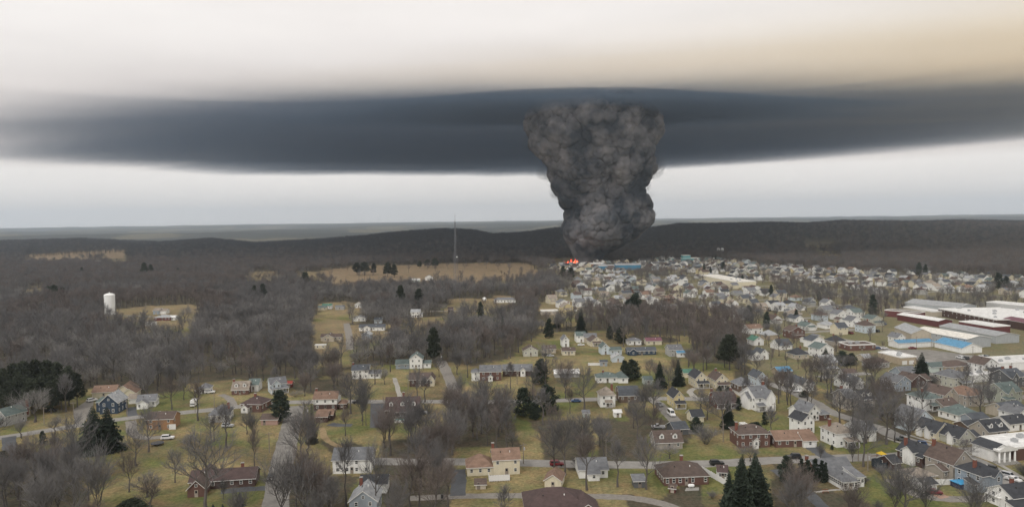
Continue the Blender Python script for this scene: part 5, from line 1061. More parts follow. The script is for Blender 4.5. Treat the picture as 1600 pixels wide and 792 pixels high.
def shade_pick(X, Y, n):               # picks copies with smoke shade in their colour, mostly central and left ridge
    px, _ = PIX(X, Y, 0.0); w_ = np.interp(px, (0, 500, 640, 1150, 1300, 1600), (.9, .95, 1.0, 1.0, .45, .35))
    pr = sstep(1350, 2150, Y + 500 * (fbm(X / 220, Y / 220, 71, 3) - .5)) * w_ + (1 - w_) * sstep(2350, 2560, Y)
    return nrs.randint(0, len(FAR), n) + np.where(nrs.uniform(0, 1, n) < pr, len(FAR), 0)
def stand_pick(X, Y, n):               # stands of different species: grey, brown and pale
    f_ = fbm(X / 75, Y / 75, 121, 3) + nrs.uniform(-.12, .12, n); r_ = nrs.randint(0, 3, n)
    return np.where(f_ < .44, np.array((1, 4, 1))[r_], np.where(f_ > .58, np.array((5, 2, 5))[r_], np.array((0, 2, 3))[r_]))
nearm = sy < 1000
X, Y = sx[nearm], sy[nearm]; n = len(X)
scatter('woodland', np.stack([X, Y, np.zeros(n)], -1), nrs.uniform(0, 6.28, n), (7.5 + 8.5 * nrs.uniform(0, 1, n) ** 1.2 + 2.5 * (fbm(X / 70, Y / 70, 111, 2) - .5)) * np.where(tw[si][nearm], .72, 1), stand_pick(X, Y, n), MID, 'leafless woodland filling the valley between the houses')
X, Y = sx[~nearm], sy[~nearm]; n = len(X)
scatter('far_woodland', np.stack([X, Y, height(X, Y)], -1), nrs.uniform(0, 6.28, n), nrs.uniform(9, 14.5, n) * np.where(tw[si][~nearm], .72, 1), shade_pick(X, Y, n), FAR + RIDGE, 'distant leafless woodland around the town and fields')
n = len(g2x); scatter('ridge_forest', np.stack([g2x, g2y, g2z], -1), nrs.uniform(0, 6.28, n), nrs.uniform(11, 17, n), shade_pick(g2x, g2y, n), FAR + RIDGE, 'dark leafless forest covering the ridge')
print('TREES', len(TREES), 'wood', len(si), 'ridge', n, 'auto', len(AUTO), 'rest', len(REST), 'anch', len(ANCH))
# ------------------------------------------------------------------ evergreens and shrubs
NEED = mat('spruce_needles', (0.034, 0.046, 0.033), rough=.9, var=.35, scale=1.2, rand=.25, spec=.1); NEED2 = mat('pine_needles', (0.042, 0.050, 0.034), rough=.9, var=.35, scale=1.0, rand=.3, spec=.1); NEED3 = mat('blue_spruce_needles', (0.055, 0.070, 0.066), rough=.9, var=.3, rand=.2, spec=.1)
def spruce(seed, wid=.21, m=None, dens=1.0):
    r = random.Random(seed); T = MB(); T.tube((0, 0, 0), (0, 0, .97), .016, .002, 6); C = MB(); z = .05
    while z < .99:
        rad0 = wid * (1 - z) ** .8 * r.uniform(.75, 1.12) + .006; n = max(4, int((6 + 8 * (1 - z)) * dens)); a0 = r.uniform(0, 6.28)
        for k in range(n):
            a = a0 + 6.28 * k / n + r.uniform(-.25, .25); L = rad0 * r.uniform(.7, 1.15); d = Vector((math.cos(a), math.sin(a), 0)); s_ = Vector((-d.y, d.x, 0)); b0 = Vector((0, 0, z + .012)); mid = b0 + d * L * .55 + Vector((0, 0, -.10 * L + r.uniform(-.01, .01))); tip = b0 + d * L + Vector((0, 0, -.32 * L)); w_ = L * .26 + .004
            C.face([b0, mid - s_ * w_, tip]); C.face([b0, tip, mid + s_ * w_])
            for q in (.45, .75):
                c0 = b0.lerp(tip, q)
                for sg in (-1, 1): C.face([c0, c0 + (d * .5 + s_ * sg * .8) * L * .33 + Vector((0, 0, -.10 * L - r.uniform(0, .02))), c0 + d * L * .24 + Vector((0, 0, .01))])
        z += .024 + .012 * r.random()
    return T.mesh('trunk', [BARK]), C.mesh('crown', [m or NEED])
def tufted(seed, wid, lo, m, n=620, tier=0.0, size=.055):
    r = random.Random(seed); T = MB(); T.tube((0, 0, 0), (0, 0, .85), .022, .006, 6); C = MB()
    cs = []; NL = 26
    for k in range(NL):
        z = lo + .06 + (.93 - lo) * (k + r.random()) / NL; f = (z - lo) / (1 - lo); prof_ = (math.sin(min(1, (1.04 - f) * 1.15) * math.pi * .55)) ** .9 * (.75 + .25 * min(1, f * 4)); a = k * 2.4 + r.uniform(-.4, .4); R_ = wid * prof_ * r.uniform(.40, .85); c = Vector((math.cos(a) * R_, math.sin(a) * R_, z)); cs.append((c, wid * (.24 + .20 * prof_) * r.uniform(.75, 1.1)))
        if k % 2: T.tube((0, 0, max(.1, z - .12)), tuple(c), .008, .003, 4)
    for k in range(n):
        c, rad_0 = cs[k % len(cs)]; d = Vector((r.gauss(0, 1), r.gauss(0, 1), r.gauss(0, .8))).normalized(); p = c + Vector((d.x, d.y, d.z * (.55 if tier else .8))) * rad_0 * r.uniform(.55, 1.05)
        if p.z < lo: p.z = lo + r.random() * .05
        for _ in range(3):
            e1 = Vector((r.uniform(-1, 1), r.uniform(-1, 1), r.uniform(-.6, .9))).normalized() * size * r.uniform(.6, 1.2); e2 = Vector((r.uniform(-1, 1), r.uniform(-1, 1), r.uniform(-.5, .5))).normalized() * size * .6; C.face([p, p + e1, p + e2])
    return T.mesh('trunk', [BARK]), C.mesh('crown', [m])
EV = {'spruce': [spruce(1), spruce(2, .24), spruce(3, .19)], 'cedar': [tufted(11, .34, .03, NEED, 1500, 0, .06), tufted(12, .30, .04, NEED, 1500, 0, .06)], 'pine': [tufted(21, .30, .22, NEED2, 1400, 1.0, .065), tufted(22, .33, .26, NEED2, 1400, 1.0, .065), tufted(23, .28, .15, NEED2, 1400, 1.0, .065)], 'column': [tufted(31, .2, .01, NEED, 1000, 0, .06)], 'bluespruce': [spruce(5, .26, NEED3)], 'greyspruce': [spruce(6, .18, mat('thin_spruce_needles', (.085, .085, .07), rand=.1), .8)]}
CON = [('pine', [(5, 641, 578, 34), (22, 634, 570, 36), (40, 632, 566, 38), (58, 630, 564, 38), (75, 630, 565, 38), (92, 632, 568, 38), (108, 634, 574, 34), (121, 636, 584, 26), (-14, 646, 584, 34), (30, 642, 588, 34), (66, 640, 590, 34), (96, 640, 588, 34), (14, 648, 596, 30), (50, 646, 592, 32), (80, 646, 596, 30)]),
       ('spruce', [(147, 706, 634, 60), (169, 704, 636, 54)]), ('column', [(67, 694, 673, 13)]), ('cedar', [(438, 659, 611, 40)]), ('greyspruce', [(488, 692, 630, 24)]), ('bluespruce', [(375, 790, 768, 17), (333, 798, 786, 10), (348, 798, 786, 9)]),
       ('cedar', [(818, 650, 606, 36), (855, 646, 602, 40), (836, 655, 628, 26), (845, 600, 562, 34), (988, 593, 562, 30), (976, 590, 564, 20)]),
       ('spruce', [(1031, 606, 564, 32), (1060, 602, 562, 24), (1138, 668, 624, 30)]), ('column', [(1154, 641, 621, 11), (1195, 663, 643, 12)]), ('cedar', [(1088, 674, 652, 24), (1180, 676, 659, 28)]),
       ('spruce', [(1158, 808, 714, 66), (1186, 794, 720, 50), (1180, 772, 706, 44), (1160, 772, 708, 40), (1139, 792, 732, 34)]), ('cedar', [(1229, 754, 712, 30)]), ('column', [(1262, 752, 718, 16), (1274, 753, 716, 16), (1284, 753, 719, 14), (1290, 753, 722, 10), (1252, 752, 716, 14)]),
       ('pine', [(678, 568, 514, 28), (1140, 578, 524, 34), (1132, 574, 532, 24)]), ('spruce', [(908, 526, 482, 26), (870, 512, 488, 16), (823, 500, 480, 10), (786, 526, 494, 16)]), ('cedar', [(993, 495, 460, 34), (984, 494, 468, 26), (970, 536, 511, 22), (858, 528, 499, 20), (953, 530, 510, 14), (751, 500, 473, 14)]),
       ('pine', [(626, 482, 447, 16), (655, 482, 452, 20)]), ('spruce', [(1440, 596, 550, 38)]), ('column', [(1364, 492, 461, 16)]), ('cedar', [(1170, 502, 478, 16), (1198, 512, 488, 13), (1244, 502, 484, 9)]), ('spruce', [(1290, 570, 543, 24)]), ('cedar', [(1316, 570, 549, 26), (1330, 570, 552, 20)]),
       ('pine', [(477, 452, 426, 15), (411, 472, 444, 12), (398, 472, 447, 12), (85, 472, 446, 18), (75, 470, 448, 16), (98, 472, 450, 18), (128, 434, 418, 7), (226, 434, 411, 12), (236, 434, 414, 10), (278, 430, 419, 7), (307, 430, 417, 6), (558, 430, 411, 16), (570, 430, 410, 18), (584, 429, 412, 12), (606, 433, 411, 16), (616, 433, 414, 14), (680, 418, 404, 16), (668, 418, 406, 12), (656, 419, 408, 8), (880, 436, 416, 12), (892, 438, 419, 12), (855, 432, 424, 8), (872, 440, 430, 8)]),
       ('cedar', [(1436, 432, 411, 12), (1446, 432, 414, 10), (1560, 452, 427, 16), (1572, 452, 432, 12), (1205, 463, 446, 9), (1130, 424, 410, 9), (1110, 428, 418, 6), (1118, 412, 402, 5), (1160, 442, 430, 6), (1280, 470, 456, 8), (1100, 430, 412, 5)])]
items = []; kindlook = {'spruce': 'dark pointed', 'cedar': 'dark rounded', 'pine': 'dark tufted', 'column': 'narrow columnar', 'bluespruce': 'bluish pointed', 'greyspruce': 'thin grey'}
for kd, L in CON:
    for (px, by, ty, wpx) in L:
        x, y = G(px, by); sc_ = F / y; hgt = (by - ty) / sc_ * 1.03; wid = wpx / sc_; k = rnd.randrange(len(EV[kd])); tr, cr = EV[kd][k]; nat = {'spruce': .46, 'cedar': .66, 'pine': .66, 'column': .44, 'bluespruce': .5, 'greyspruce': .38}[kd]
        e = bpy.data.objects.new('evergreen_tree', None); COL.objects.link(e); e.location = (x, y, -.05); e.rotation_euler = (0, 0, rnd.uniform(0, 6.28)); e.scale = (wid / nat, wid / nat, hgt); link('trunk', tr, e); link('crown', cr, e); items.append((e, x, y, kindlook[kd]))
label_all(items, 'evergreen', 'evergreen tree', 'evergreens among the houses')
SH = [(1103, 694, 668, 60, 2, 'large brown'), (537, 660, 652, 8, 3, 'small brown'), (1350, 756, 744, 24, 2, 'brown'), (1378, 742, 728, 32, 2, 'wide brown'), (1392, 778, 764, 24, 2, 'brown'), (1428, 760, 740, 30, 3, 'tangled grey'), (897, 728, 716, 12, 0, 'round grey'), (1112, 778, 768, 24, 2, 'low brown'), (930, 792, 782, 16, 2, 'brown'), (462, 620, 608, 26, 3, 'grey'), (1600, 742, 726, 40, 2, 'grey'), (1372, 800, 784, 28, 2, 'brown'), (1580, 792, 778, 18, 2, 'grey'), (1230, 792, 764, 40, 2, 'tangled brown'), (470, 780, 748, 50, 2, 'tangled brown'), (515, 796, 758, 44, 2, 'tangled brown'), (620, 800, 770, 40, 2, 'tangled dark'), (30, 760, 728, 50, 2, 'tangled grey'), (640, 560, 552, 14, 2, 'grey'), (1455, 600, 588, 30, 2, 'tan')]
items = []
for (px, by, ty, wpx, v, look) in SH:
    x, y = G(px, by); sc_ = F / y; hgt = max(1.2, (by - ty) / sc_ * 1.1); wid = wpx / sc_
    e = bpy.data.objects.new('shrub', None); COL.objects.link(e); e.location = (x, y, -.3 * hgt); e.scale = (wid / .9, wid / .9, hgt * 1.3); e.rotation_euler = (0, 0, rnd.uniform(0, 6)); link('stem', NEAR[v][0], e); link('crown', NEAR[v][1], e); items.append((e, x, y, look + ' leafless'))
label_all(items, 'shrub', 'shrub', 'leafless shrubs on the lawns')
YB = tufted(41, .5, .02, mat('yellow_leaves', (.42, .28, .02), rand=.1), 500, 0, .12); GB = tufted(42, .5, .02, NEED2, 1200, 0, .09)
for (px, by, ty, wpx, ms, lab) in [(923, 789, 781, 9, YB, 'small bright yellow bush at the corner of the maroon bottom roof'), (206, 808, 780, 62, GB, 'wide dark green bush cut by the bottom edge'), (1124, 610, 603, 10, GB, 'clipped dark bush at the brown roof porch, nearer the cream neighbour'), (1138, 611, 604, 10, GB, 'clipped dark bush at the brown roof porch, on the driveway side'), (1257, 620, 610, 16, GB, 'round dark bush before the white house on the side street'), (5, 718, 704, 20, GB, 'dark bush by the dark driveway at the frame edge'), (35, 716, 702, 30, GB, 'broad dark bush beside the dark driveway'), (73, 604, 604, 1, GB, None), (1300, 702, 694, 6, GB, 'small clipped cone bush on the tan hip roof drive')]:
    if not lab: continue
    x, y = G(px, by); sc_ = F / y; e = bpy.data.objects.new('bush', None); COL.objects.link(e); e.location = (x, y, -.1); e.scale = (wpx / sc_, wpx / sc_, max(1.0, (by - ty) / sc_)); link('stem', ms[0], e); link('crown', ms[1], e); tag(e, lab, 'bush')

# ------------------------------------------------------------------ vehicles
TYRE = mat('tyre', (.02, .02, .02), rough=.9); RIM = mat('wheel_rim', (.4, .4, .4), rough=.4, metal=.6); LAMP = mat('headlight', (.7, .7, .68), rough=.2); TAIL = mat('tail_light', (.35, .02, .02), rough=.3)
CARPROF = {'car': ([(-2.2, .35), (-2.25, .75), (-1.7, .95), (-1.2, 1.0), (.9, .95), (2.1, .85), (2.2, .4)], [(-1.5, .97), (-.9, 1.42), (.35, 1.42), (1.05, .93)]), 'suv': ([(-2.3, .4), (-2.35, .95), (-2.2, 1.08), (1.0, 1.05), (2.2, .95), (2.3, .45)], [(-2.2, 1.07), (-1.95, 1.75), (.4, 1.75), (1.1, 1.04)]),
           'van': ([(-2.8, .45), (-2.85, 1.2), (1.6, 1.2), (2.6, 1.05), (2.7, .5)], [(-2.83, 1.19), (-2.7, 2.5), (1.1, 2.5), (1.7, 1.19)]), 'pickup': ([(-2.7, .5), (-2.7, 1.05), (1.1, 1.05), (2.5, 1.0), (2.6, .55)], [(-.6, 1.04), (-.45, 1.75), (.6, 1.75), (1.2, 1.04)])}
CARM = {}
def car_mesh(kind):
    if kind in CARM: return CARM[kind]
    body, cab = CARPROF[kind]; W = .9 if kind in ('car', 'suv') else 1.0; b = MB()
    for P_, w0, w1 in ((body, W, W), (cab, W - .05, W - .2)):
        n = len(P_); zmin = min(z for _, z in P_); zmax = max(z for _, z in P_)
        def ww(z): return w0 if w0 == w1 else w0 + (w1 - w0) * (z - zmin) / (zmax - zmin)
        b.face([(x, -ww(z), z) for x, z in P_]); b.face([(x, ww(z), z) for x, z in P_[::-1]])
        for i in range(n): p, q = P_[i], P_[(i + 1) % n]; b.face([(p[0], ww(p[1]), p[1]), (q[0], ww(q[1]), q[1]), (q[0], -ww(q[1]), q[1]), (p[0], -ww(p[1]), p[1])])
    if kind == 'pickup':
        b.box(-2.6, -.7, -.85, .85, 1.055, 1.06)
    g = MB(); c0, c1, c2, c3 = cab; lerp = lambda p, q, t_: (p[0] + (q[0] - p[0]) * t_, p[1] + (q[1] - p[1]) * t_)
    for (p, q) in ((c2, c3), (c0, c1)):
        a, d = lerp(p, q, .12), lerp(p, q, .85); off = .015 if p is c2 else -.015; g.face([(a[0] + off, -W * .75, a[1] + .01), (a[0] + off, W * .75, a[1] + .01), (d[0] + off, W * .8, d[1] + .01), (d[0] + off, -W * .8, d[1] + .01)])
    zl, zh = c0[1] + .1, c1[1] - .08
    for sg in (-1, 1): g.face([(c0[0] + .35, sg * (W - .06), zl), (c3[0] - .25, sg * (W - .06), zl), (c2[0] - .05, sg * (W - .17), zh), (c1[0] + .05, sg * (W - .17), zh)])
    wh = MB(); wh.tube((0, -.11, 0), (0, .11, 0), .34, .34, 14, cap=True); rm = MB(); rm.tube((0, -.115, 0), (0, .115, 0), .2, .2, 10, cap=True)
    li = MB(); li.box(-.03, .03, -.18, .18, -.08, .08)
    CARM[kind] = (b, g.mesh('windows', [GLASS]), wh.mesh('tyre', [TYRE]), rm.mesh('rim', [RIM]), li); return CARM[kind]
LIM = None
def car(kind, px, py, head, colr, label, xy=None):
    b, g, wh, rm, li = car_mesh(kind); x, y = xy or G(px, py); e = bpy.data.objects.new({'car': 'parked_car', 'suv': 'parked_car', 'van': 'parked_van', 'pickup': 'pickup_truck'}[kind], None); COL.objects.link(e); e.location = (x, y, .04); e.rotation_euler = (0, 0, R(head))
    b.build('body', [mat('paint_' + '_'.join('%d' % (c * 100) for c in colr), colr, rough=.3, var=.04, spec=.5)], e); link('windows', g, e)
    xs = 1.4 if kind in ('car', 'suv') else 1.75
    for X in (-xs, xs):
        for Y in (-.85, .85): o = link('wheel', wh, e, (X, Y, .34)); link('rim', rm, o)
    X1 = max(p[0] for p in CARPROF[kind][0]); zz = .7 if kind == 'car' else .85
    for Y in (-.62, .62): m1 = li.build('headlight', [LAMP], e); m1.location = (X1 - .06, Y, zz); m2 = li.build('tail_light', [TAIL], e); m2.location = (-X1 - .01 if kind != 'pickup' else -2.7, Y, zz)
    tag(e, label, {'car': 'car', 'suv': 'car', 'van': 'van', 'pickup': 'pickup'}[kind]); FOOT.append((x, y, 1, 0, 3, 3)); return e
WHT, SIL, BLK, RED, BLU, GRY = (.72, .72, .72), (.42, .43, .45), (.02, .02, .022), (.15, .02, .028), (.04, .08, .18), (.14, .15, .16)
car('van', 1049, 649, -85, WHT, 'white panel van parked on the sloping lane'); car('pickup', 1028, 669, 175, SIL, 'silver pickup truck on the lawn below the van lane'); car('car', 1030, 634, -70, GRY, 'grey car parked up the lane behind the white van')
car('pickup', 423, 748, -78, BLK, 'dark pickup truck parked beside the patched side road'); car('suv', 356, 667, 5, SIL, 'silver car parked by the white hipped roadside house'); car('car', 1459, 771, -12, RED, 'dark red car on the brick drive of the white garage')
car('suv', 262, 686, 10, WHT, 'white car on the gravel drive below the orange brick house'); car('suv', 1577, 746, -60, SIL, 'pale car behind the blue-grey corner house'); car('car', 1583, 751, -60, WHT, 'white car at the kerb of the diagonal street'); car('suv', 144, 627, 60, WHT, 'white car at the top of the navy house drive')
car('car', 735, 650, 2, SIL, 'silver car beside the maroon dormer house lawn', xy=G(660, 646)); car('pickup', 80, 643, 12, BLK, 'black truck parked below the dark pines'); car('car', 1243, 612, -40, WHT, 'white car in front of the long low white house'); car('suv', 1233, 605, -40, BLK, 'black car by the long low white house')
car('car', 1486, 567, 20, RED, 'red car across from the blue-roofed store'); car('car', 1523, 575, 15, RED, 'red car at the tan shop lot'); car('car', 1426, 545, 5, RED, 'dark red car below the narrow blue-roofed shop'); car('van', 1473, 573, 100, WHT, 'white box van beside the green-grey shop')
for i, (px, py) in enumerate([(1500, 560), (1504, 560.6), (1508, 561.2), (1535, 558), (1540, 559), (1582, 563), (1590, 566), (1596, 568)]): car('car' if i % 2 else 'suv', px, py, 100, (WHT, SIL, BLK, WHT, GRY, WHT, SIL, WHT)[i], ['white car first from the works end of the lot row', 'silver car second in the works lot row', 'black car third in the works lot row', 'white car parked before the second steel hall', 'grey car beside the white one at the second steel hall', 'white car beside the workshop corner', 'silver car before the workshop', 'white car at the frame edge by the workshop'][i])
car('car', 1372, 545, 0, BLU, 'dark blue car beside the dark red shop'); car('car', 1381, 545, 5, WHT, 'white car by the road near the dark red shop'); car('suv', 852, 556, 0, BLK, 'black car before the long parked-car bungalow'); car('car', 860, 557, 0, SIL, 'silver car before the long parked-car bungalow'); car('car', 908, 540, 5, WHT, 'white car beside the white farmhouse'); car('suv', 328, 614, 8, WHT, 'white car right of the small hip roof garage'); car('suv', 1520, 587, 10, WHT, 'white car near the station canopy'); car('car', 1548, 606, 15, (.45, .32, .02), 'yellow car in the station lot')
# cars in the drives of the town and along the near streets
items = []; cl = {'white': WHT, 'silver': SIL, 'black': BLK, 'grey': GRY, 'dark red': RED, 'dark blue': BLU}; r5 = random.Random(5)
spots = [(x + UX * 7.5 + r5.uniform(-1, 1), y + UY * 7.5 - 3, math.degrees(GA) + 90) for e_, x, y, sd, sp in AUTO if sd != 9 and y < 700 and r5.random() < .45][:34]
spots += [(*G(px, py), a_) for px, py, a_ in ((1410, 688, -25), (1437, 696, -25), (1476, 707, -20), (1545, 734, -50), (1240, 716, 0), (1120, 726, 0), (870, 727, 2), (560, 630, 0), (900, 628, 0), (250, 649, 24), (1420, 568, -20), (1385, 552, -20), (1530, 590, -22), (1450, 571, -22))]
for x, y, hd in spots:
    nm = r5.choice(list(cl)); kd = r5.choice(('car', 'suv', 'suv', 'pickup')); b, g, wh, rm, li = car_mesh(kd); e = bpy.data.objects.new('parked_car', None); COL.objects.link(e); e.location = (x, y, .05); e.rotation_euler = (0, 0, R(hd + r5.choice((0, 180)))); colr = cl[nm]
    b.build('body', [mat('paint_' + '_'.join('%d' % (c * 100) for c in colr), colr, rough=.3, var=.04, spec=.5)], e); link('windows', g, e); xs = 1.4 if kd != 'pickup' else 1.75
    for X in (-xs, xs):
        for Y in (-.85, .85): link('wheel', wh, e, (X, Y, .34))
    items.append((e, x, y, nm + {'car': ' parked', 'suv': ' tall parked', 'pickup': ' parked pickup'}[kd]))
label_all(items, 'car', 'car', 'cars parked about the town')
# white recreational vehicle by the roadside
x, y = G(303, 634); e = bpy.data.objects.new('motorhome', None); COL.objects.link(e); e.location = (x, y, 0); e.rotation_euler = (0, 0, R(-80))
b = MB(); b.box(-2.6, 1.6, -1.1, 1.1, .6, 2.9); b.box(1.6, 2.7, -1, 1, .6, 1.7); b.box(1.0, 2.3, -1.05, 1.05, 1.9, 2.88); b.build('body', [TRIM], e)
b = MB()
for q in (-1.6, -.2): b.box(q, q + .9, -1.12, 1.12, 1.6, 2.2)
b.box(2.0, 2.72, -.9, .9, 1.2, 1.65); b.build('windows', [GLASS], e)
for X in (-1.6, 1.9):
    for Y in (-.95, .95): link('wheel', CARM['car'][2], e, (X, Y, .34))
tag(e, 'white motorhome parked by the road near a utility pole', 'motorhome')

# ------------------------------------------------------------------ utility poles, fences and yard things
POLE = mat('pole_wood', (.24, .21, .18), rough=.9, var=.15); items = []
pb = MB(); pb.tube((0, 0, 0), (0, 0, 1), .16, .11, 7, cap=True); PM = pb.mesh('pole', [POLE]); pb = MB(); pb.box(-1.2, 1.2, -.06, .06, -.07, .07); PA = pb.mesh('crossarm', [POLE]); pb = MB(); pb.lathe([(.0, -.5), (.24, -.48), (.24, .4), (0, .45)], 10, c=(.35, 0)); PT = pb.mesh('transformer', [mat('transformer_grey', (.4, .4, .4))])
for (px, by, ty, arm) in [(69, 663, 635, 0), (115, 649, 627, 0), (128, 621, 597, 1), (199, 651, 624, 0), (305, 644, 603, 1), (312, 636, 611, 0), (434, 658, 630, 1), (481, 702, 632, 1), (421, 707, 674, 0), (537, 660, 632, 0), (638, 607, 584, 0), (689, 570, 552, 1), (818, 724, 691, 1), (1341, 720, 686, 1), (1356, 735, 708, 1), (1442, 776, 742, 1), (1434, 676, 660, 0), (808, 600, 582, 0), (982, 546, 530, 0), (228, 488, 473, 0), (619, 508, 497, 0), (1536, 622, 600, 0), (1455, 548, 528, 0), (1520, 560, 540, 0), (1432, 545, 525, 0), (490, 692, 676, 0), (947, 712, 690, 0), (1580, 590, 566, 1), (335, 640, 612, 0), (1210, 655, 628, 1), (1130, 690, 660, 0)]:
    x, y = G(px, by); hgt = max(6, (by - ty) / (F / y)); e = bpy.data.objects.new('utility_pole', None); COL.objects.link(e); e.location = (x, y, 0); o = link('pole', PM, e, scl=(1, 1, hgt)); link('crossarm', PA, e, (0, 0, hgt - .6), .4)
    if arm: link('transformer', PT, e, (0, 0, hgt - 1.8))
    items.append((e, x, y, 'grey wooden'))
label_all(items, 'utility pole', 'utility pole', 'utility poles along the roads')
VIN = mat('white_vinyl', (.70, .70, .69), rough=.5, var=.05)
def fence(A, B, hgt, label):
    a = np.array(G(*A)); b_ = np.array(G(*B)); L = np.linalg.norm(b_ - a); yaw = math.atan2(b_[1] - a[1], b_[0] - a[0]); e = bpy.data.objects.new('fence', None); COL.objects.link(e); e.location = (a[0], a[1], 0); e.rotation_euler = (0, 0, yaw); n = max(2, int(L / 2.4)); st = L / n; p = MB(); p.box(.06, st - .06, -.03, .03, .08, hgt - .08); pm_ = p.mesh('panel', [VIN]); q = MB(); q.box(-.07, .07, -.07, .07, 0, hgt + .08); qm = q.mesh('post', [VIN])
    for k in range(n): link('panel', pm_, e, (k * st, 0, 0)); link('post', qm, e, (k * st, 0, 0))
    link('post', qm, e, (L, 0, 0)); tag(e, label, 'fence')
fence((1097, 737), (1135, 759), 1.9, 'long white vinyl fence beside the hip roof brick ranch'); fence((1452, 758), (1489, 757), 1.9, 'white vinyl fence behind the small white garage'); fence((919, 571), (937, 571), 1.6, 'short white fence next to the blue-grey backyard shed'); fence((1547, 597), (1572, 606), 1.8, 'white wall fence beside the station lot')
BLUE = mat('blue_tarp', (.05, .30, .55), rough=.5, var=.08); NAVY = mat('navy_vinyl', (.01, .02, .06), rough=.6)
def thing(name, label, cat, px, py, rz=0.0):
    x, y = G(px, py); e = bpy.data.objects.new(name, None); COL.objects.link(e); e.location = (x, y, .03); e.rotation_euler = (0, 0, R(rz)); tag(e, label, cat); FOOT.append((x, y, 1, 0, 2, 2)); return e
e = thing('covered_pool', 'rectangular above-ground pool with bright blue cover', 'pool', 1505, 760, 14); b = MB(); b.box(-2.8, 2.8, -1.8, 1.8, 0, 1.5); b.build('pool_wall', [NAVY], e); b = MB(); b.box(-2.95, 2.95, -1.95, 1.95, 1.5, 1.62); b.face([(-2.9, -1.9, 1.625), (2.9, -1.9, 1.625), (1.8, 0, 1.95), (-1.8, 0, 1.95)]); b.face([(2.9, 1.9, 1.625), (-2.9, 1.9, 1.625), (-1.8, 0, 1.95), (1.8, 0, 1.95)]); b.face([(2.9, -1.9, 1.625), (2.9, 1.9, 1.625), (1.8, 0, 1.95)]); b.face([(-2.9, 1.9, 1.625), (-2.9, -1.9, 1.625), (-1.8, 0, 1.95)]); b.build('cover', [BLUE], e)
for (px, py, rad0, net, lab) in ((246, 695, 2.2, 0, 'round black trampoline on the lawn below the orange brick house'), (1374, 731, 2.3, 1, 'trampoline with dark safety net behind the white sunroom house')):
    e = thing('trampoline', lab, 'trampoline', px, py); b = MB(); b.lathe([(0, .85), (rad0 - .3, .85)], 24); b.build('mat', [DARKTRIM], e); b = MB(); b.lathe([(rad0 - .3, .86), (rad0, .86), (rad0, .78), (rad0 - .3, .78)], 24); b.build('pad', [NAVY], e)
    for k in range(6):
        a = k * 1.047; b = MB(); b.tube((rad0 * math.cos(a), rad0 * math.sin(a), 0), (rad0 * math.cos(a), rad0 * math.sin(a), 2.6 if net else .8), .05, .05, 5); b.build('leg', [DARKTRIM], e)
    if net: b = MB(); b.lathe([(rad0, .9), (rad0, 2.5)], 24); b.build('net', [mat('net_mesh', (.03, .04, .05), rough=.9)], e)
e = thing('playset', 'wooden playset under a bright yellow canopy', 'playset', 1377, 722, 15); PW = mat('play_wood', (.20, .10, .06)); YEL = mat('yellow_canvas', (.62, .42, .03), rough=.7)
for sx in (-.9, .9):
    for sy_ in (-.9, .9): b = MB(); b.box(sx - .07, sx + .07, sy_ - .07, sy_ + .07, 0, 3.0); b.build('post', [PW], e)
b = MB(); b.box(-1, 1, -1, 1, 1.4, 1.5); b.build('platform', [PW], e); b = MB(); b.face([(-1.2, -1.2, 2.9), (1.2, -1.2, 2.9), (.0, 0, 3.7)]); b.face([(1.2, -1.2, 2.9), (1.2, 1.2, 2.9), (0, 0, 3.7)]); b.face([(1.2, 1.2, 2.9), (-1.2, 1.2, 2.9), (0, 0, 3.7)]); b.face([(-1.2, 1.2, 2.9), (-1.2, -1.2, 2.9), (0, 0, 3.7)]); b.build('canopy', [YEL], e)
b = MB(); b.box(-4, -1, -.06, .06, 2.4, 2.55); b.build('swing_beam', [PW], e); b = MB(); b.box(1, 3.2, -.35, .35, .1, .18); b.v = [(x_, y_, z_ + (3.2 - x_) * .55) for x_, y_, z_ in b.v]; b.build('slide', [mat('green_slide', (.05, .25, .10))], e)
e = thing('carport', 'white flat-roofed carport by the white corner house', 'carport', 1561, 786, 14); b = MB(); b.box(-2.6, 2.6, -2.4, 2.4, 2.4, 2.6); b.build('roof', [TRIM], e)
for sx in (-2.4, 2.4):
    for sy_ in (-2.2, 2.2): b = MB(); b.box(sx - .1, sx + .1, sy_ - .1, sy_ + .1, 0, 2.4); b.build('post', [TRIM], e)
e = thing('propane_tank', 'small white tank on the brick ranch patio', 'tank', 1080, 762, 5); b = MB(); b.lathe([(0, -1.0), (.35, -.9), (.5, -.6), (.5, .6), (.35, .9), (0, 1.0)], 14); b.v = [(z_, y_, x_ + .75) for x_, y_, z_ in b.v]; b.build('tank_shell', [TK], e, True)
for sx in (-.5, .5): b = MB(); b.box(sx - .1, sx + .1, -.35, .35, 0, .4); b.build('foot', [CONC], e)
e = thing('deck', 'white railed deck on the back of the cream deck house', 'deck', 780, 749, 6); b = MB(); b.box(-3.2, 3.2, -1.4, 1.4, .9, 1.05); b.build('deck_floor', [CONC], e)
for k in range(9): b = MB(); X = -3.15 + 6.3 * k / 8; b.box(X - .05, X + .05, -1.42, -1.32, 0, 2.0); b.build('post', [VIN], e)
b = MB(); b.box(-3.2, 3.2, -1.43, -1.37, .15, 1.9); b.build('skirt', [VIN], e); b = MB(); b.box(-3.25, -3.17, -1.4, 1.4, .15, 1.9); b.build('side_skirt', [VIN], e)
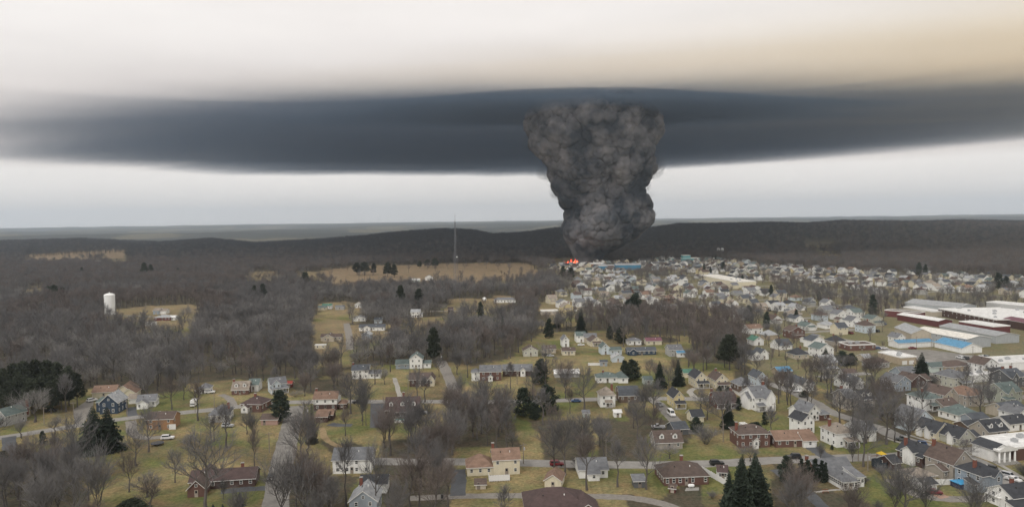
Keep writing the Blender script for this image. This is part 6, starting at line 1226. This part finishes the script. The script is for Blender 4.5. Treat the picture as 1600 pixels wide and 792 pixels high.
e = thing('swimming_pool', 'small turquoise pool behind the maroon dormer house', 'pool', 624, 659, 3); b = MB(); b.box(-1.9, 1.9, -1.2, 1.2, 0, 1.0); b.build('pool_wall', [TRIM], e); b = MB(); b.face([(-1.7, -1, 1.01), (1.7, -1, 1.01), (1.7, 1, 1.01), (-1.7, 1, 1.01)]); b.build('water', [mat('pool_water', (.12, .42, .42), rough=.2)], e)
e = thing('trash_bin', 'black wheeled trash bin beside the lane', 'trash bin', 691, 778); b = MB(); b.box(-.35, .35, -.4, .4, .1, 1.1); b.build('bin_body', [DARKTRIM], e); b = MB(); b.box(-.4, .4, -.45, .45, 1.1, 1.18); b.build('lid', [DARKTRIM], e)
e = thing('park_bench', 'brown bench by the path of the white sunroom house', 'bench', 1290, 770, 5)
for z_, nm in ((.45, 'seat'), (.8, 'backrest')): b = MB(); b.box(-.9, .9, -.2 if nm == 'seat' else .2, .2 if nm == 'seat' else .26, z_, z_ + (.06 if nm == 'seat' else .3)); b.build(nm, [PW], e)
for sx in (-.8, .8): b = MB(); b.box(sx - .05, sx + .05, -.2, .26, 0, .45); b.build('leg', [PW], e)
# porch of the bank: columns and steps
bank = next(o for o in bpy.data.objects if o.get('label', '').startswith('white columned bank'))
for k in range(4): b = MB(); X = .4 + 6.2 * k / 3; b.tube((X, -1.8, .5), (X, -1.8, 4.0), .34, .28, 12, cap=True); b.build('column', [TRIM], bank, True)
b = MB(); b.box(-.2, 7.2, -2.3, 0, 4.0, 4.6); b.face([(-.2, -2.31, 4.6), (7.2, -2.31, 4.6), (3.5, -2.31, 6.0)]); b.build('pediment', [TRIM], bank)
for k in range(4): b = MB(); b.box(-.2, 7.2, -2.4 - .35 * k, -.01 if k == 0 else -2.4 - .35 * (k - 1), 0, .5 - .12 * k); b.build('step', [CONC], bank)

# plant on the flat roofs
UNIT = mat('rooftop_unit', (.38, .39, .40), rough=.6)
for start, spots, hz in (('huge brick plant', [(8, 12), (20, 30), (34, 10), (46, 34), (58, 18), (30, 44), (14, 50), (52, 50)], 5.6), ('white flat-roofed depot', [(3, 5), (7, 9)], 4), ('white workshop', [(6, 5), (14, 9), (22, 6), (29, 11)], 4), ('long pale warehouse', [(6, 10), (14, 20), (9, 34), (18, 40)], 7), ('roadside filling', [(4, 4), (11, 5)], 3.2), ('low dark red', [(4, 5), (9, 6)], 3.4), ('white columned', [(14, 5), (20, 8)], 4.2)):
    par = next(o for o in bpy.data.objects if o.get('label', '').startswith(start))
    for k, (ux, uy) in enumerate(spots):
        b = MB(); w1 = .8 + .25 * (k % 3); b.box(ux - w1, ux + w1, uy - .8, uy + .8, hz - .049, hz + .9 + .2 * (k % 2), 0); b.box(ux - w1 * .5, ux + w1 * .5, uy - .4, uy + .4, hz + .9 + .2 * (k % 2), hz + 1.2 + .2 * (k % 2), 0); b.build('roof_unit', [UNIT], par)
